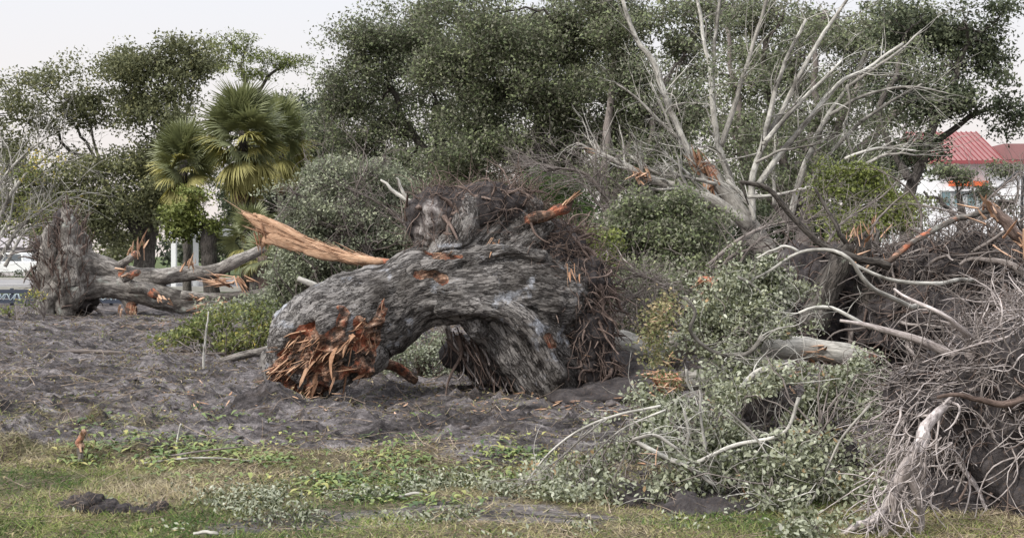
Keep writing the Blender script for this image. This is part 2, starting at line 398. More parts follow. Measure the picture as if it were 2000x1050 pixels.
# ------------------------------------------------------------------ ground, roads
def make_ground():
    nr, nc = 350, 310
    y = np.concatenate([[-6, 0, 3, 4.5], 5.4 * (46 / 5.4) ** (np.linspace(0, 1, nr)), 46 * (165 / 46) ** (np.linspace(0, 1, 26)[1:])])
    u = np.linspace(-1, 1, nc)
    Y, U = np.meshgrid(y, u, indexing='ij')
    X = (U * .56 + np.sign(U) * .5 * np.maximum(0, np.abs(U) - .8) * 5 * np.abs(U)) * (np.maximum(Y, 3.5) + 1.1)
    Z = gh(X, Y)
    g = grassy(X, Y)
    V = np.stack([X, Y, Z], -1)
    edge = (U == -1) | (U == 1) | (Y == y[0]) | (Y == y[-1])
    V[edge, 2] = -0.6
    n0, n1 = Y.shape
    i = np.arange(n0 - 1)[:, None] * n1 + np.arange(n1 - 1)[None]
    F = np.stack([i, i + 1, i + n1 + 1, i + n1], -1).reshape(-1, 4)
    m, t, b = newmat('churned_ground')
    p = pos(t)
    n1_ = noise(t, p, 1.7, 6, .65, .3); n2 = noise(t, p, 14, 5, .7); n3 = noise(t, p, 60, 3, .7)
    n1s = noise(t, mapping(t, p, (.55, 1.3, 1)), 2.4, 6, .7, .5)
    mud = ramp(t, n1s, [(.38, (.05, .044, .045)), (.5, (.145, .13, .133)), (.6, (.32, .293, .298))])
    mud = mixc(t, 1.0, mud, ramp(t, n2, [(.32, (.35, .35, .36)), (.52, (1, 1, 1)), (.68, (1.8, 1.78, 1.75))]), 'MULTIPLY')
    mud = mixc(t, ramp(t, noise(t, p, 2.6, 4, .7), [(.55, (0, 0, 0)), (.66, (.5, .5, .5))]), mud, (.15, .11, .082))
    mud = mixc(t, ramp(t, n3, [(.6, (0, 0, 0)), (.72, (.55, .55, .55))]), mud, (.23, .19, .14))
    gr = ramp(t, n2, [(.3, (.06, .048, .036)), (.5, (.16, .13, .09)), (.7, (.28, .235, .165))])
    gr = mixc(t, ramp(t, n1_, [(.5, (0, 0, 0)), (.66, (.55, .55, .55))]), gr, (.13, .14, .06))
    far = t.nodes.new('ShaderNodeSeparateXYZ'); t.links.new(p, far.inputs[0])
    gr = mixc(t, ramp(t, mathn(t, 'DIVIDE', far.outputs[1], 100.0), [(.42, (0, 0, 0)), (.5, (1, 1, 1))]), gr, ramp(t, n1_, [(.35, (.05, .08, .03)), (.65, (.11, .13, .05))]))
    mk = mathn(t, 'ADD', attr(t, 'msk'), mathn(t, 'MULTIPLY', mathn(t, 'SUBTRACT', n2, .5), .9))
    c = mixc(t, ramp(t, mk, [(.4, (0, 0, 0)), (.62, (1, 1, 1))]), mud, gr)
    t.links.new(c, b.inputs['Base Color']); bump(t, b, mathn(t, 'ADD', n2, mathn(t, 'MULTIPLY', n3, .5)), 1.0, .16)
    me = rawmesh('ground', V.reshape(-1, 3), [F], {'msk': g.ravel()}); me.materials.append(m)
    o = bpy.data.objects.new('ground', me); COL.objects.link(o); o['kind'] = 'structure'
    R = 3500
    mb = MB(); mb.add([(-R, -R, -.5), (R, -R, -.5), (R, R, -.5), (-R, R, -.5)], [[[0, 1, 2, 3]]], m=1.0)
    mb.build('terrain', m, kind='structure')
make_ground()
def box(mb, x0, x1, y0, y1, z0, z1, rnd=None, rot=None):
    V = A([x0, y0, z0], [x1, y0, z0], [x1, y1, z0], [x0, y1, z0], [x0, y0, z1], [x1, y0, z1], [x1, y1, z1], [x0, y1, z1])
    F = [[0, 3, 2, 1], [4, 5, 6, 7], [0, 1, 5, 4], [1, 2, 6, 5], [2, 3, 7, 6], [3, 0, 4, 7]]
    mb.add(V, [F], None, rnd); return mb
M['asph'] = plain('worn_asphalt', (.22, .215, .22), .9, .2, 0, .15, 2)
M['paint'] = plain('road_paint', (.75, .75, .72), .7)
M['kerb'] = plain('kerb_concrete', (.38, .37, .35), .9, .2, 0, .15)
# road runs across on the left, 55-78 m away
mb = MB(); nx = 60; xs = np.linspace(-95, 70, nx)
def sheet(name, xs, y0, y1, z, mat):
    mb = MB(); n = len(xs)
    V = np.concatenate([np.stack([xs, 0 * xs + y0, 0 * xs + z], 1), np.stack([xs, 0 * xs + y1, 0 * xs + z], 1)])
    i = np.arange(n - 1); mb.add(V, [np.stack([i, i + 1, i + 1 + n, i + n], 1)])
    return mb.build(name, mat, kind='structure')
sheet('road', xs, 56, 79, .10, M['asph'])
mb = MB()
for i in range(12): box(mb, -90 + i * 12, -86 + i * 12, 66.9, 67.1, .1015, .104)
mb.build('road_marking', M['paint'], kind='structure', smooth=False)
for yk in (55.6, 79.0):
    mb = MB(); box(mb, -95, 70, yk, yk + .35, -.1, .23); mb.build('kerb', M['kerb'], kind='structure', smooth=False)

# ------------------------------------------------------------------ generic tree
def lobes3(lobes, Y, df=0.9):
    out = []
    for l in lobes:
        dy = l[4] if len(l) > 4 else rng.uniform(-1.2, 1.2) * (l[2] + l[3]) / S * Y * .35
        c = P(l[0], l[1], Y + dy); rx = l[2] / S * (Y + dy); rz = l[3] / S * (Y + dy)
        out.append((c, A(rx, (rx + rz) / 2 * df, rz)))
    return out
def connect(targets, pts, K, sag=.12, toward=None):
    d = np.linalg.norm(targets[:, None] - pts[None], axis=2)
    if toward is not None: d = d + .35 * np.linalg.norm(pts - toward, axis=1)[None]
    j = d.argmin(1); s = pts[j]
    L = np.linalg.norm(targets - s, axis=1, keepdims=True)
    t = np.linspace(0, 1, K)[None, :, None]
    path = s[:, None] * (1 - t) + targets[:, None] * t
    wob = rng.normal(size=(len(targets), 1, 3)) * L[:, None] * sag
    path = path + wob * np.sin(t * np.pi) + rng.normal(size=path.shape) * L[:, None] * .03 * np.sin(t * np.pi)
    path[:, :, 2] += (L[:, None] * sag * .8 * np.sin(t * np.pi))[:, :, 0]
    return path, j
OD = .62
def foliage(lobes, Y, dens, lsize, cr, leaves_per, thr=-.15, gap=1.0, asp=.5, shell=.55, six=False, up=.3, flatc=.65, df=.9, seed=0, clampz=None, clump=1.0):
    """cluster centres and leaf centres filling the lobes, with gaps"""
    Cs = []
    for c, r in lobes3(lobes, Y, df):
        n = max(6, int(OD * dens * math.pi * r[0] * r[2] / (lsize ** 2 * asp * .25 * leaves_per)))
        nc = max(6, int(6 + 11 * min(1, r[0] / cr / 5) + rng.integers(0, 4)))       # clumps on sub-branches, uneven in size
        d = unit(rng.normal(size=(nc, 3))); cc = c + d * r * (.25 + .85 * rng.random((nc, 1)) ** .5)
        cs = rng.uniform(.12, .36, nc) * clump; wt = cs ** 2; k = rng.choice(nc, n, p=wt / wt.sum())
        q = cc[k] + rng.normal(size=(n, 3)) * cs[k][:, None] * r * A(1, 1, .85)
        q[:, 2] -= .12 * np.abs(rng.normal(size=n)) * r[2]
        Cs.append(q)
    C = np.concatenate(Cs)
    keep = fbm(C * gap / (cr * 3.2), 3, seed + 3) > thr
    C = C[keep]
    if clampz is not None: C = C[C[:, 2] > clampz]
    n = np.maximum(1, rng.poisson(leaves_per * rng.uniform(.4, 1.6, len(C))))
    CC = np.repeat(C, n, 0)
    tone = np.repeat(np.clip(rng.normal(.5, .13, len(C)) + .22 * fbm(C * .6 / cr * .3, 2, seed + 9), .05, .95), n)
    off = rng.normal(size=CC.shape); off = off / np.maximum(1, np.linalg.norm(off, axis=1, keepdims=True) / 1.9)
    L = CC + off * cr * A(.62, .62, .62 * flatc)
    rn = np.clip(tone + rng.normal(0, .19, len(L)), 0, 1)
    return C, L, rn
def tree(name, label, cat, Y, trunks, lobes, leafm, barkm, dens=1.6, lsize=.13, cr=.45, leaves_per=16, thr=-.15, group=None,
         twr=.012, n2=7, limb_r=.07, twigfrac=.6, kw={}, asp=.5, extra_limbs=(), up=.6, six=False, stubs=True, leafname='crown', crest=None):
    base = trunks[0][0]; bp = P(base[0], base[1], Y); bp[2] = 0
    if len(trunks[0][0]) > 2: pass
    th = thing(name, label, cat, (bp[0], Y, 0), group)
    sk = []
    for i, tk in enumerate(trunks):
        mb = MB(); ra = [q[2] for q in tk]
        c, r = limb(mb, [(q[0], q[1]) for q in tk], Y + (0 if i == 0 else rng.uniform(-.5, .5)), rads=ra, sides=10, K=7 * len(tk), wob=.12, lump=.22, seed=i)
        mb.build('trunk' if i == 0 else 'limb', barkm, th); sk.append(c)
    skp = np.concatenate(sk); tw = MB(); br = MB()
    L3 = lobes3(lobes, Y)
    tg = np.array([l[0] for l in L3])
    top = skp[len(sk[0]) - 1]
    p1, j = connect(tg, skp[int(len(sk[0]) * .5):] if len(sk) == 1 else skp[len(sk[0]) // 2:], 12, .12)
    ln = np.linalg.norm(p1[:, -1] - p1[:, 0], axis=1)
    for q in range(len(p1)):
        bm = MB(); tubes(bm, p1[q:q+1], taper(1, 12, limb_r * (0.6 + .1 * min(ln[q], 5)), .35), 7, lump=.15)
        bm.build('branch', barkm, th)
    s2 = p1[:, 4:].reshape(-1, 3)
    C, Lf, rn = foliage([(l[0], l[1], l[2] * 1.08, l[3] * 1.12) for l in lobes], Y, dens * 2.3, lsize, cr, leaves_per, thr - .14, **kw)
    t2 = C[rng.permutation(len(C))[:n2 * len(lobes)]]
    p2, j = connect(t2, s2, 8, .12); tubes(tw, p2, taper(len(p2), 8, limb_r * .42, .35), 4)
    s3 = np.concatenate([s2, p2[:, 3:].reshape(-1, 3)])
    t3 = C[rng.random(len(C)) < min(twigfrac, 500 / len(C))]
    p3, j = connect(t3, s3, 5, .12); tubes(tw, p3, taper(len(p3), 5, twr, .4), 3)
    tw.build('twigs', barkm, th, kind='stuff')
    lb = MB(); leafset(lb, Lf, lsize, asp, up, rn, six, tri=True)
    lb.build(leafname, leafm, th, kind='stuff')
    return th

def base_at(px, Y): return HOR + CH * S / Y
OAK = M['oakleaf']
# left oak
tree('oak_tree', 'wide olive-green oak whose forked trunk stands behind the uprooted tree on the left', 'tree', 62,
     [[(283, 566, 24), (283, 500, 20), (290, 440, 18), (300, 380, 15), (310, 320, 9)], [(280, 480, 15), (262, 440, 13), (232, 400, 10), (200, 350, 6)], [(292, 430, 10), (345, 330, 6), (350, 230, 4)]],
     [(90, 185, 80, 42), (35, 235, 55, 45), (160, 215, 55, 28), (300, 130, 80, 45), (385, 115, 50, 38), (250, 185, 55, 38), (330, 215, 80, 50), (110, 320, 75, 35), (235, 350, 100, 50), (50, 390, 75, 60),
      (335, 320, 60, 55), (150, 415, 70, 45), (270, 400, 60, 30), (200, 440, 80, 35), (335, 415, 50, 35), (100, 455, 60, 25), (230, 135, 30, 18), (20, 320, 40, 40)],
     M['olive'], M['dark'], dens=2.0, lsize=.17, cr=.5, leaves_per=17, thr=-.08, n2=9, limb_r=.09)
tree('pine_tree', 'small pine with flat bright green tufts showing above the cabbage palms', 'tree', 66,
     [[(505, 558, 9), (502, 400, 8), (496, 250, 6), (488, 190, 5), (470, 130, 3)], [(495, 200, 4), (525, 150, 3), (555, 125, 2)]],
     [(455, 88, 38, 18), (532, 118, 46, 15), (435, 125, 30, 14), (500, 148, 35, 12), (480, 100, 25, 12), (560, 120, 22, 10)],
     M['lime'], M['dark'], dens=2.2, lsize=.2, cr=.4, leaves_per=20, thr=-.2, limb_r=.05, asp=.25)
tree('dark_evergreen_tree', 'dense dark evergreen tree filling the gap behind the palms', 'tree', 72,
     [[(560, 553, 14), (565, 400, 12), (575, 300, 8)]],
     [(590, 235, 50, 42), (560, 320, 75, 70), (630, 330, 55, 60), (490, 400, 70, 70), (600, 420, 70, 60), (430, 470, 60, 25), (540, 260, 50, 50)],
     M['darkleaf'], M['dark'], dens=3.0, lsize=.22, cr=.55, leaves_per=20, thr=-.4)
# tall oaks behind the fallen trees
tree('oak_tree', 'tall oak with the rounded leafy edge against the open sky', 'tree', 50,
     [[(850, 577, 24), (860, 470, 20), (870, 380, 16), (865, 300, 12), (850, 200, 9)], [(865, 340, 10), (800, 250, 7), (760, 170, 5)]],
     [(770, 45, 95, 55), (705, 120, 75, 50), (665, 215, 45, 42), (830, 160, 80, 50), (740, 235, 85, 40), (870, 50, 70, 60), (685, 280, 60, 38), (905, 240, 70, 60), (780, 330, 95, 42), (680, 350, 60, 30), (900, 350, 70, 50), (770, 400, 90, 35), (650, 165, 22, 20)],
     OAK, M['dark'], dens=2.1, lsize=.122, cr=.42, leaves_per=20, thr=-.05, n2=8, kw={'seed': 5})
tree('oak_tree', 'dense dark oak with a thick low trunk directly behind the upturned root mound', 'tree', 45,
     [[(1040, 586, 40), (1042, 400, 34), (1046, 330, 26), (1055, 250, 12), (1050, 190, 9)], [(1040, 340, 20), (985, 300, 12), (930, 270, 8)], [(1050, 330, 14), (1110, 250, 9), (1118, 150, 7), (1122, 80, 5)]],
     [(950, 35, 100, 50), (1000, 130, 90, 60), (1080, 55, 90, 60), (940, 220, 70, 50), (1100, 170, 75, 55), (1060, 250, 90, 45), (1150, 260, 70, 45), (950, 310, 90, 40), (1125, 320, 60, 28), (1165, 90, 60, 60), (880, 130, 50, 40), (1000, 380, 80, 30), (900, 400, 70, 40)],
     OAK, M['dark'], dens=2.4, lsize=.122, cr=.42, leaves_per=21, thr=-.12, n2=8, kw={'seed': 15})
tree('oak_tree', 'oak crown with small sky gaps behind the left bare white branch', 'tree', 43,
     [[(1190, 590, 14), (1190, 450, 12), (1180, 330, 10), (1190, 200, 7), (1200, 90, 5)], [(1185, 400, 9), (1260, 300, 7), (1290, 180, 5)], [(1190, 500, 9), (1240, 420, 7), (1262, 350, 5)]],
     [(1185, 40, 80, 50), (1225, 140, 65, 50), (1290, 50, 70, 50), (1240, 235, 70, 45), (1340, 110, 45, 35), (1300, 300, 70, 45), (1200, 350, 80, 40), (1330, 215, 45, 30), (1350, 370, 80, 45), (1370, 40, 60, 35)],
     OAK, M['mid'], dens=2.1, lsize=.122, cr=.42, leaves_per=19, thr=-.02, n2=8, kw={'seed': 25})
tree('oak_tree', 'broad oak on slim dark stems behind the fan of white branches', 'tree', 40,
     [[(1560, 596, 18), (1565, 480, 15), (1580, 380, 12), (1620, 280, 10), (1665, 180, 7), (1700, 90, 5)], [(1565, 420, 12), (1530, 320, 9), (1500, 200, 7), (1490, 80, 5)],
      [(1570, 400, 10), (1650, 320, 9), (1740, 230, 7), (1820, 150, 5)], [(1555, 450, 9), (1470, 330, 7), (1440, 180, 5), (1420, 60, 4)], [(1580, 430, 9), (1600, 250, 7), (1590, 120, 5), (1610, 20, 4)]],
     [(1430, 50, 70, 40), (1520, 30, 70, 34), (1560, 110, 55, 38), (1470, 170, 50, 34), (1640, 55, 80, 42), (1730, 50, 70, 40), (1700, 130, 80, 38), (1430, 260, 60, 36), (1560, 220, 50, 30), (1640, 210, 60, 30), (1500, 340, 80, 38),
      (1600, 340, 70, 40), (1690, 300, 90, 42), (1770, 220, 70, 30), (1720, 380, 80, 40)],
     OAK, M['mid'], dens=1.75, lsize=.118, cr=.4, leaves_per=18, thr=.0, n2=9, kw={'seed': 35})
tree('oak_tree', 'oak whose drooping dark crown reaches over the red metal roof', 'tree', 36,
     [[(1765, 607, 16), (1770, 480, 14), (1775, 380, 12), (1810, 280, 9), (1850, 180, 7), (1890, 80, 5)], [(1775, 350, 8), (1720, 230, 6), (1760, 120, 5)], [(1810, 290, 7), (1900, 230, 5), (1960, 215, 3)]],
     [(1800, 40, 90, 42), (1890, 50, 80, 40), (1850, 120, 85, 38), (1780, 170, 70, 28), (1900, 190, 70, 30), (1970, 225, 34, 32), (1945, 120, 30, 30), (1820, 215, 55, 18), (1780, 300, 50, 40), (1960, 20, 30, 20)],
     M['darkleaf'], M['dark'], dens=1.7, lsize=.118, cr=.38, leaves_per=17, thr=-.0, n2=9, kw={'seed': 45})
tree('oak_tree', 'farther oak glimpsed through the gaps behind the bare white branches', 'tree', 56,
     [[(1480, 570, 14), (1470, 420, 12), (1450, 300, 9), (1430, 150, 6)], [(1475, 430, 9), (1560, 320, 7), (1600, 220, 5)]],
     [(1300, 150, 80, 50), (1380, 240, 80, 60), (1480, 120, 80, 45), (1500, 280, 90, 50), (1600, 180, 80, 40), (1640, 290, 90, 50), (1250, 290, 90, 50), (1340, 330, 90, 40), (1560, 60, 80, 30), (1720, 200, 70, 35), (1580, 380, 120, 40), (1400, 400, 120, 40)],
     OAK, M['mid'], dens=1.15, lsize=.17, cr=.45, leaves_per=17, thr=-.1, n2=6, kw={'seed': 211})
tree('oak_tree', 'farther oak filling behind the rounded left edge of the tall oaks', 'tree', 60,
     [[(960, 565, 14), (950, 420, 12), (930, 300, 9), (900, 180, 6)]],
     [(730, 190, 70, 50), (820, 110, 80, 60), (900, 160, 80, 60), (850, 300, 110, 50), (1020, 200, 90, 60), (1130, 130, 80, 60), (1100, 330, 100, 40), (740, 320, 90, 40), (980, 80, 90, 50), (1180, 250, 80, 50)],
     OAK, M['mid'], dens=1.15, lsize=.17, cr=.45, leaves_per=17, thr=-.1, n2=6, kw={'seed': 213})
# the far wood that closes the view
def treeline(name, Y, lobes, mat, dens, ls, cr, lp, seed, thr=-.5):
    C, L, rn = foliage(lobes, Y, dens, ls, cr, lp, thr, seed=seed); mb = MB()
    leafset(mb, L, ls, .5, .3, rn, tri=True)
    p = np.stack([C, C * A(1, 1, 0) + rng.normal(size=C.shape) * A(.4, .2, 0)], 1)[:: 6]
    p = np.stack([p[:, 0] * (1 - t) + p[:, 1] * t for t in (0, .5, 1)], 1)
    tubes(mb, p, taper(len(p), 3, .06, 1.6), 3, rnd=0.0)
    mb.build(name, mat, kind='stuff')
M['farleaf'] = leafmat('far_wood_foliage', [(0, (.03, .04, .03)), (.6, (.065, .08, .055)), (1, (.12, .13, .09))])
treeline('treeline', 105, [(330 + i * 62, 478 - 8 * (i % 3), 55, 30) for i in range(28)] + [(-20 + i * 70, 470, 60, 22) for i in range(5)], M['farleaf'], 2.6, .55, 1.0, 16, 71, -.3)
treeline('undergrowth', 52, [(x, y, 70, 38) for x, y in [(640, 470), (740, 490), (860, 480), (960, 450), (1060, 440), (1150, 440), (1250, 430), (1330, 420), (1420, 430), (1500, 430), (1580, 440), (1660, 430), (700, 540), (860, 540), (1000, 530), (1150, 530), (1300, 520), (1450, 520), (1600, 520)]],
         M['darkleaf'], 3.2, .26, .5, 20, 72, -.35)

# ------------------------------------------------------------------ cabbage palms
def frond_mesh(kind, L):
    mb = MB()
    K = 7; t = np.linspace(0, 1, K)
    pl = .42 * L
    droop = {'g': .10, 'y': .22, 'd': .35}[kind] * L
    pet = np.stack([t * pl, 0 * t, -droop * .5 * t ** 2], 1)
    tubes(mb, pet[None], np.full((1, K), .012) * np.linspace(1.4, .6, K), 3, rnd=.5)
    n = 30
    c = pet[-1]
    for i in range(n):
        a = (i / (n - 1) - .5) * math.radians({'g': 235, 'y': 150, 'd': 80}[kind])
        ll = L * .56 * (1 - .25 * abs(i / (n - 1) - .5) * 2) * rng.uniform(.85, 1.08)
        d = A(math.cos(a), math.sin(a) * {'g': 1, 'y': .8, 'd': .5}[kind], .25 - .3 * abs(math.sin(a)))
        tt = np.linspace(0, 1, 5)[:, None]
        p = c + d * ll * tt - A(0, 0, 1) * ll * (.25 + droop * .7) * tt ** 2.2 * rng.uniform(.7, 1.4) + A(.12, 0, 0) * ll * tt ** 2
        wd = np.array([.01, .035, .035, .018, .002])[:, None] * (L / 1.5)
        s = unit(np.cross(d, A(0, 0, 1)))
        V = np.concatenate([p - s * wd, p + s * wd])
        j = np.arange(4); mb.add(V, [np.stack([j, j + 1, j + 6, j + 5], 1)], None, rng.uniform(.2, .8))
    return mb
M['frond_g'] = leafmat('green_palm_frond', [(0, (.11, .13, .06)), (1, (.28, .30, .14))], (.22, .24, .13), .5, .4)
M['frond_y'] = leafmat('yellowing_palm_frond', [(0, (.2, .215, .06)), (1, (.46, .41, .13))], (.34, .32, .12), .6)
M['frond_d'] = leafmat('dead_palm_frond', [(0, (.17, .11, .07)), (1, (.36, .26, .18))], (.25, .19, .14), .8)
FR = {}
def palm(label, Y, cx, cy, rpx, n, group='cabbage palms in a clump'):
    c = P(cx, cy, Y); th = thing('cabbage_palm', label, 'palm tree', (c[0], Y, 0), group)
    mb = MB(); limb(mb, [(cx + 6, base_at(0, Y)), (cx + 4, (cy + base_at(0, Y)) / 2), (cx, cy)], Y, rads=[9, 8, 8], sides=10, K=24, wob=.1, lump=.3)
    mb.build('trunk', M['dark'], th)
    L = rpx / S * Y / .95
    for i in range(n):
        f = i / (n - 1)
        kind = 'g' if f < .40 or (f < .62 and i % 2) else ('y' if f < .86 else 'd')
        el = math.radians((82 - f / .62 * 100 if f < .62 else (-30 - (f - .62) / .24 * 38 if f < .86 else -68 - (f - .86) / .14 * 14)) + rng.uniform(-8, 8)); az = i * 2.39996 + rng.uniform(-.2, .2)
        key = (kind, i % 3)
        if key not in FR:
            mb = frond_mesh(kind, 1.5); o = mb.build('frond', M['frond_' + kind], off=np.zeros(3)); FR[key] = o; 
        else:
            o = FR[key].copy(); COL.objects.link(o)
        o.parent = th; o.location = (rng.uniform(-.1, .1), rng.uniform(-.1, .1), c[2] + (.22 - f * .95) * L * .75)
        s = L / 1.5 * rng.uniform(.85, 1.1) * (1 if f < .85 else .9)
        o.scale = (s, s, s); o.rotation_euler = (rng.uniform(-1.0, 1.0) * (1 if el > -.3 else .4), -el, az)
        if kind == 'y': o['label'] = 'yellowing frond'
        if kind == 'd': o['label'] = 'dead brown frond'
    return th
palm('tallest of the three cabbage palms, full round head of green and yellow fronds', 50, 474, 258, 92, 110)
palm('shorter cabbage palm on the left of the clump with yellow lower fronds', 51, 360, 312, 72, 90)
palm('cabbage palm half hidden at the back right of the clump, all dark fronds', 55, 545, 262, 76, 70)
palm('low young cabbage palm under the palm clump beside the vine-covered trunk', 47, 490, 455, 60, 34)
tree('vine_covered_tree', 'bright yellow-green leaved vine tree under the left palm', 'tree', 48,
     [[(415, 580, 17), (412, 520, 15), (408, 470, 17), (400, 430, 12)]],
     [(385, 395, 45, 26), (360, 430, 35, 25), (400, 450, 30, 20), (345, 455, 20, 12)], M['lime'], M['dark'], dens=2.2, lsize=.16, cr=.28, leaves_per=14, thr=-.1, limb_r=.04)
# pale twiggy bush on the far left
def bare_limbs(th, lines, Y, mat, sec=3, secL=.9, tert=3, r2=.3, curl=.16, grav=0, name='branch', K2=9):
    tw = MB()
    for l in lines:
        pts, r0, r1 = l[0], l[1], l[2]
        Yl = l[3] if len(l) > 3 else Y
        mb = MB(); c, r = limb(mb, pts, Yl, r0, r1, sides=7, wob=.03 * Yl / 24, lump=.1)
        mb.build(name, mat, th)
        n = int(sec * (len(c) / 6)); 
        if n == 0: continue
        idx = rng.integers(int(len(c) * .25), len(c), n)
        d0 = unit(np.gradient(c, axis=0))[idx]; d = unit(d0 + rng.normal(size=(n, 3)) * A(.6, .6, .5))
        LL = secL * rng.uniform(.5, 1.3, n) * Yl / 24
        p = wander(n, c[idx], d, LL, K2, curl, grav); tubes(tw, p, taper(n, K2, 1, .25) * (r[idx] * r2 + .003 * Yl / 24)[:, None], 4)
        if tert:
            q = p[:, 3:].reshape(-1, 3); k = rng.integers(0, len(q), n * tert)
            dd = unit(np.repeat(d, K2 - 3, 0)[k] + rng.normal(size=(n * tert, 3)) * .8)
            p2 = wander(n * tert, q[k], dd, secL * .45 * Yl / 24, 6, curl, grav); tubes(tw, p2, taper(n * tert, 6, .0045 * Yl / 24, .4), 3)
    tw.build('twigs', mat, th, kind='stuff')
b0 = P(20, 560, 40)
th = thing('fallen_branch_tangle', 'pale leafless twigs with a few yellow leaves at the far left edge', 'fallen branch', (b0[0], 40, 0))
bare_limbs(th, [([(-40, 540), (10, 400), (60, 330), (120, 285)], 6, 1.5), ([(-30, 560), (20, 470), (70, 420), (130, 380)], 5, 1.5), ([(-60, 480), (0, 360), (40, 310), (90, 270)], 4, 1.5),
                ([(-20, 560), (-10, 480), (20, 420), (30, 350)], 5, 1.5), ([(10, 520), (50, 450), (100, 440)], 4, 1)], 40, M['pale'], 8, 1.1, 4, .35)
C, L, rn = foliage([(15, 380, 60, 50), (70, 320, 50, 35), (40, 440, 70, 40), (100, 400, 50, 40), (10, 300, 30, 20)], 40, 1.0, .12, .3, 10, .0)
mb = MB(); leafset(mb, L, .11, .5, .3, np.clip(rn + .1, 0, 1)); mb.build('leaves', M['yellow'], th, kind='stuff')
# low shrubs by the road
def shrub(name, label, cat, Y, lobes, mat, bark, dens=2, lsize=.1, cr=.25, lp=14, thr=-.15, group=None, twn=40, six=False, asp=.5, zmin=None, kw={}, twr=.008, needle=False, up=.3):
    cx = np.mean([l[0] for l in lobes]); b = P(cx, base_at(0, Y), Y)
    th = thing(name, label, cat, (b[0], Y, float(gh(b[0], Y))), group)
    C, L, rn = foliage(lobes, Y, dens, lsize, cr, lp, thr, **kw)
    z = gh(L[:, 0], L[:, 1]) + .02; k = L[:, 2] > z; L = L[k]; rn = rn[k]
    zc = gh(C[:, 0], C[:, 1]) + .02; C = C[C[:, 2] > zc]
    mb = MB()
    if needle: needles(mb, L, lsize, .0075 * Y / 20, n=7, rnd=rn)
    else: leafset(mb, L, lsize, asp, up, rn, six, tri=lsize < .07 and Y > 17)
    mb.build('leaves', mat, th, kind='stuff')
    st = np.array([[b[0] + rng.normal() * .3, Y + rng.normal() * .3, float(gh(b[0], Y)) - .03] for _ in range(6)])
    t2 = C[rng.permutation(len(C))[:twn]]
    p2, _ = connect(t2, st, 9, .15); tw = MB()
    tubes(tw, p2[:10], taper(len(p2[:10]), 9, twr * 2.2, .3), 5)
    main = tw.build('stems', bark, th, kind='stuff')
    tw = MB(); tubes(tw, p2[10:], taper(len(p2[10:]), 9, twr * 1.3, .3), 4)
    t3 = C[rng.random(len(C)) < .7]; p3, _ = connect(t3, p2[:, 3:].reshape(-1, 3), 5, .15); tubes(tw, p3, taper(len(p3), 5, twr * .6, .4), 3)
    tw.build('twigs', bark, th, kind='stuff')
    return th
shrub('hedge_shrub', 'rounded olive-brown shrub beyond the road behind the fallen left trunk', 'shrub', 82, [(200, 500, 40, 22), (235, 492, 30, 22), (175, 515, 30, 16)], M['olive'], M['mid'], 2.4, .22, .4, 16)
shrub('hedge_shrub', 'low green hedge beside the white pickup at the left edge', 'shrub', 82, [(x, 533 + (x % 20) / 5, 22, 9) for x in range(-30, 90, 22)], M['darkleaf'], M['mid'], 2.4, .18, .3, 16)
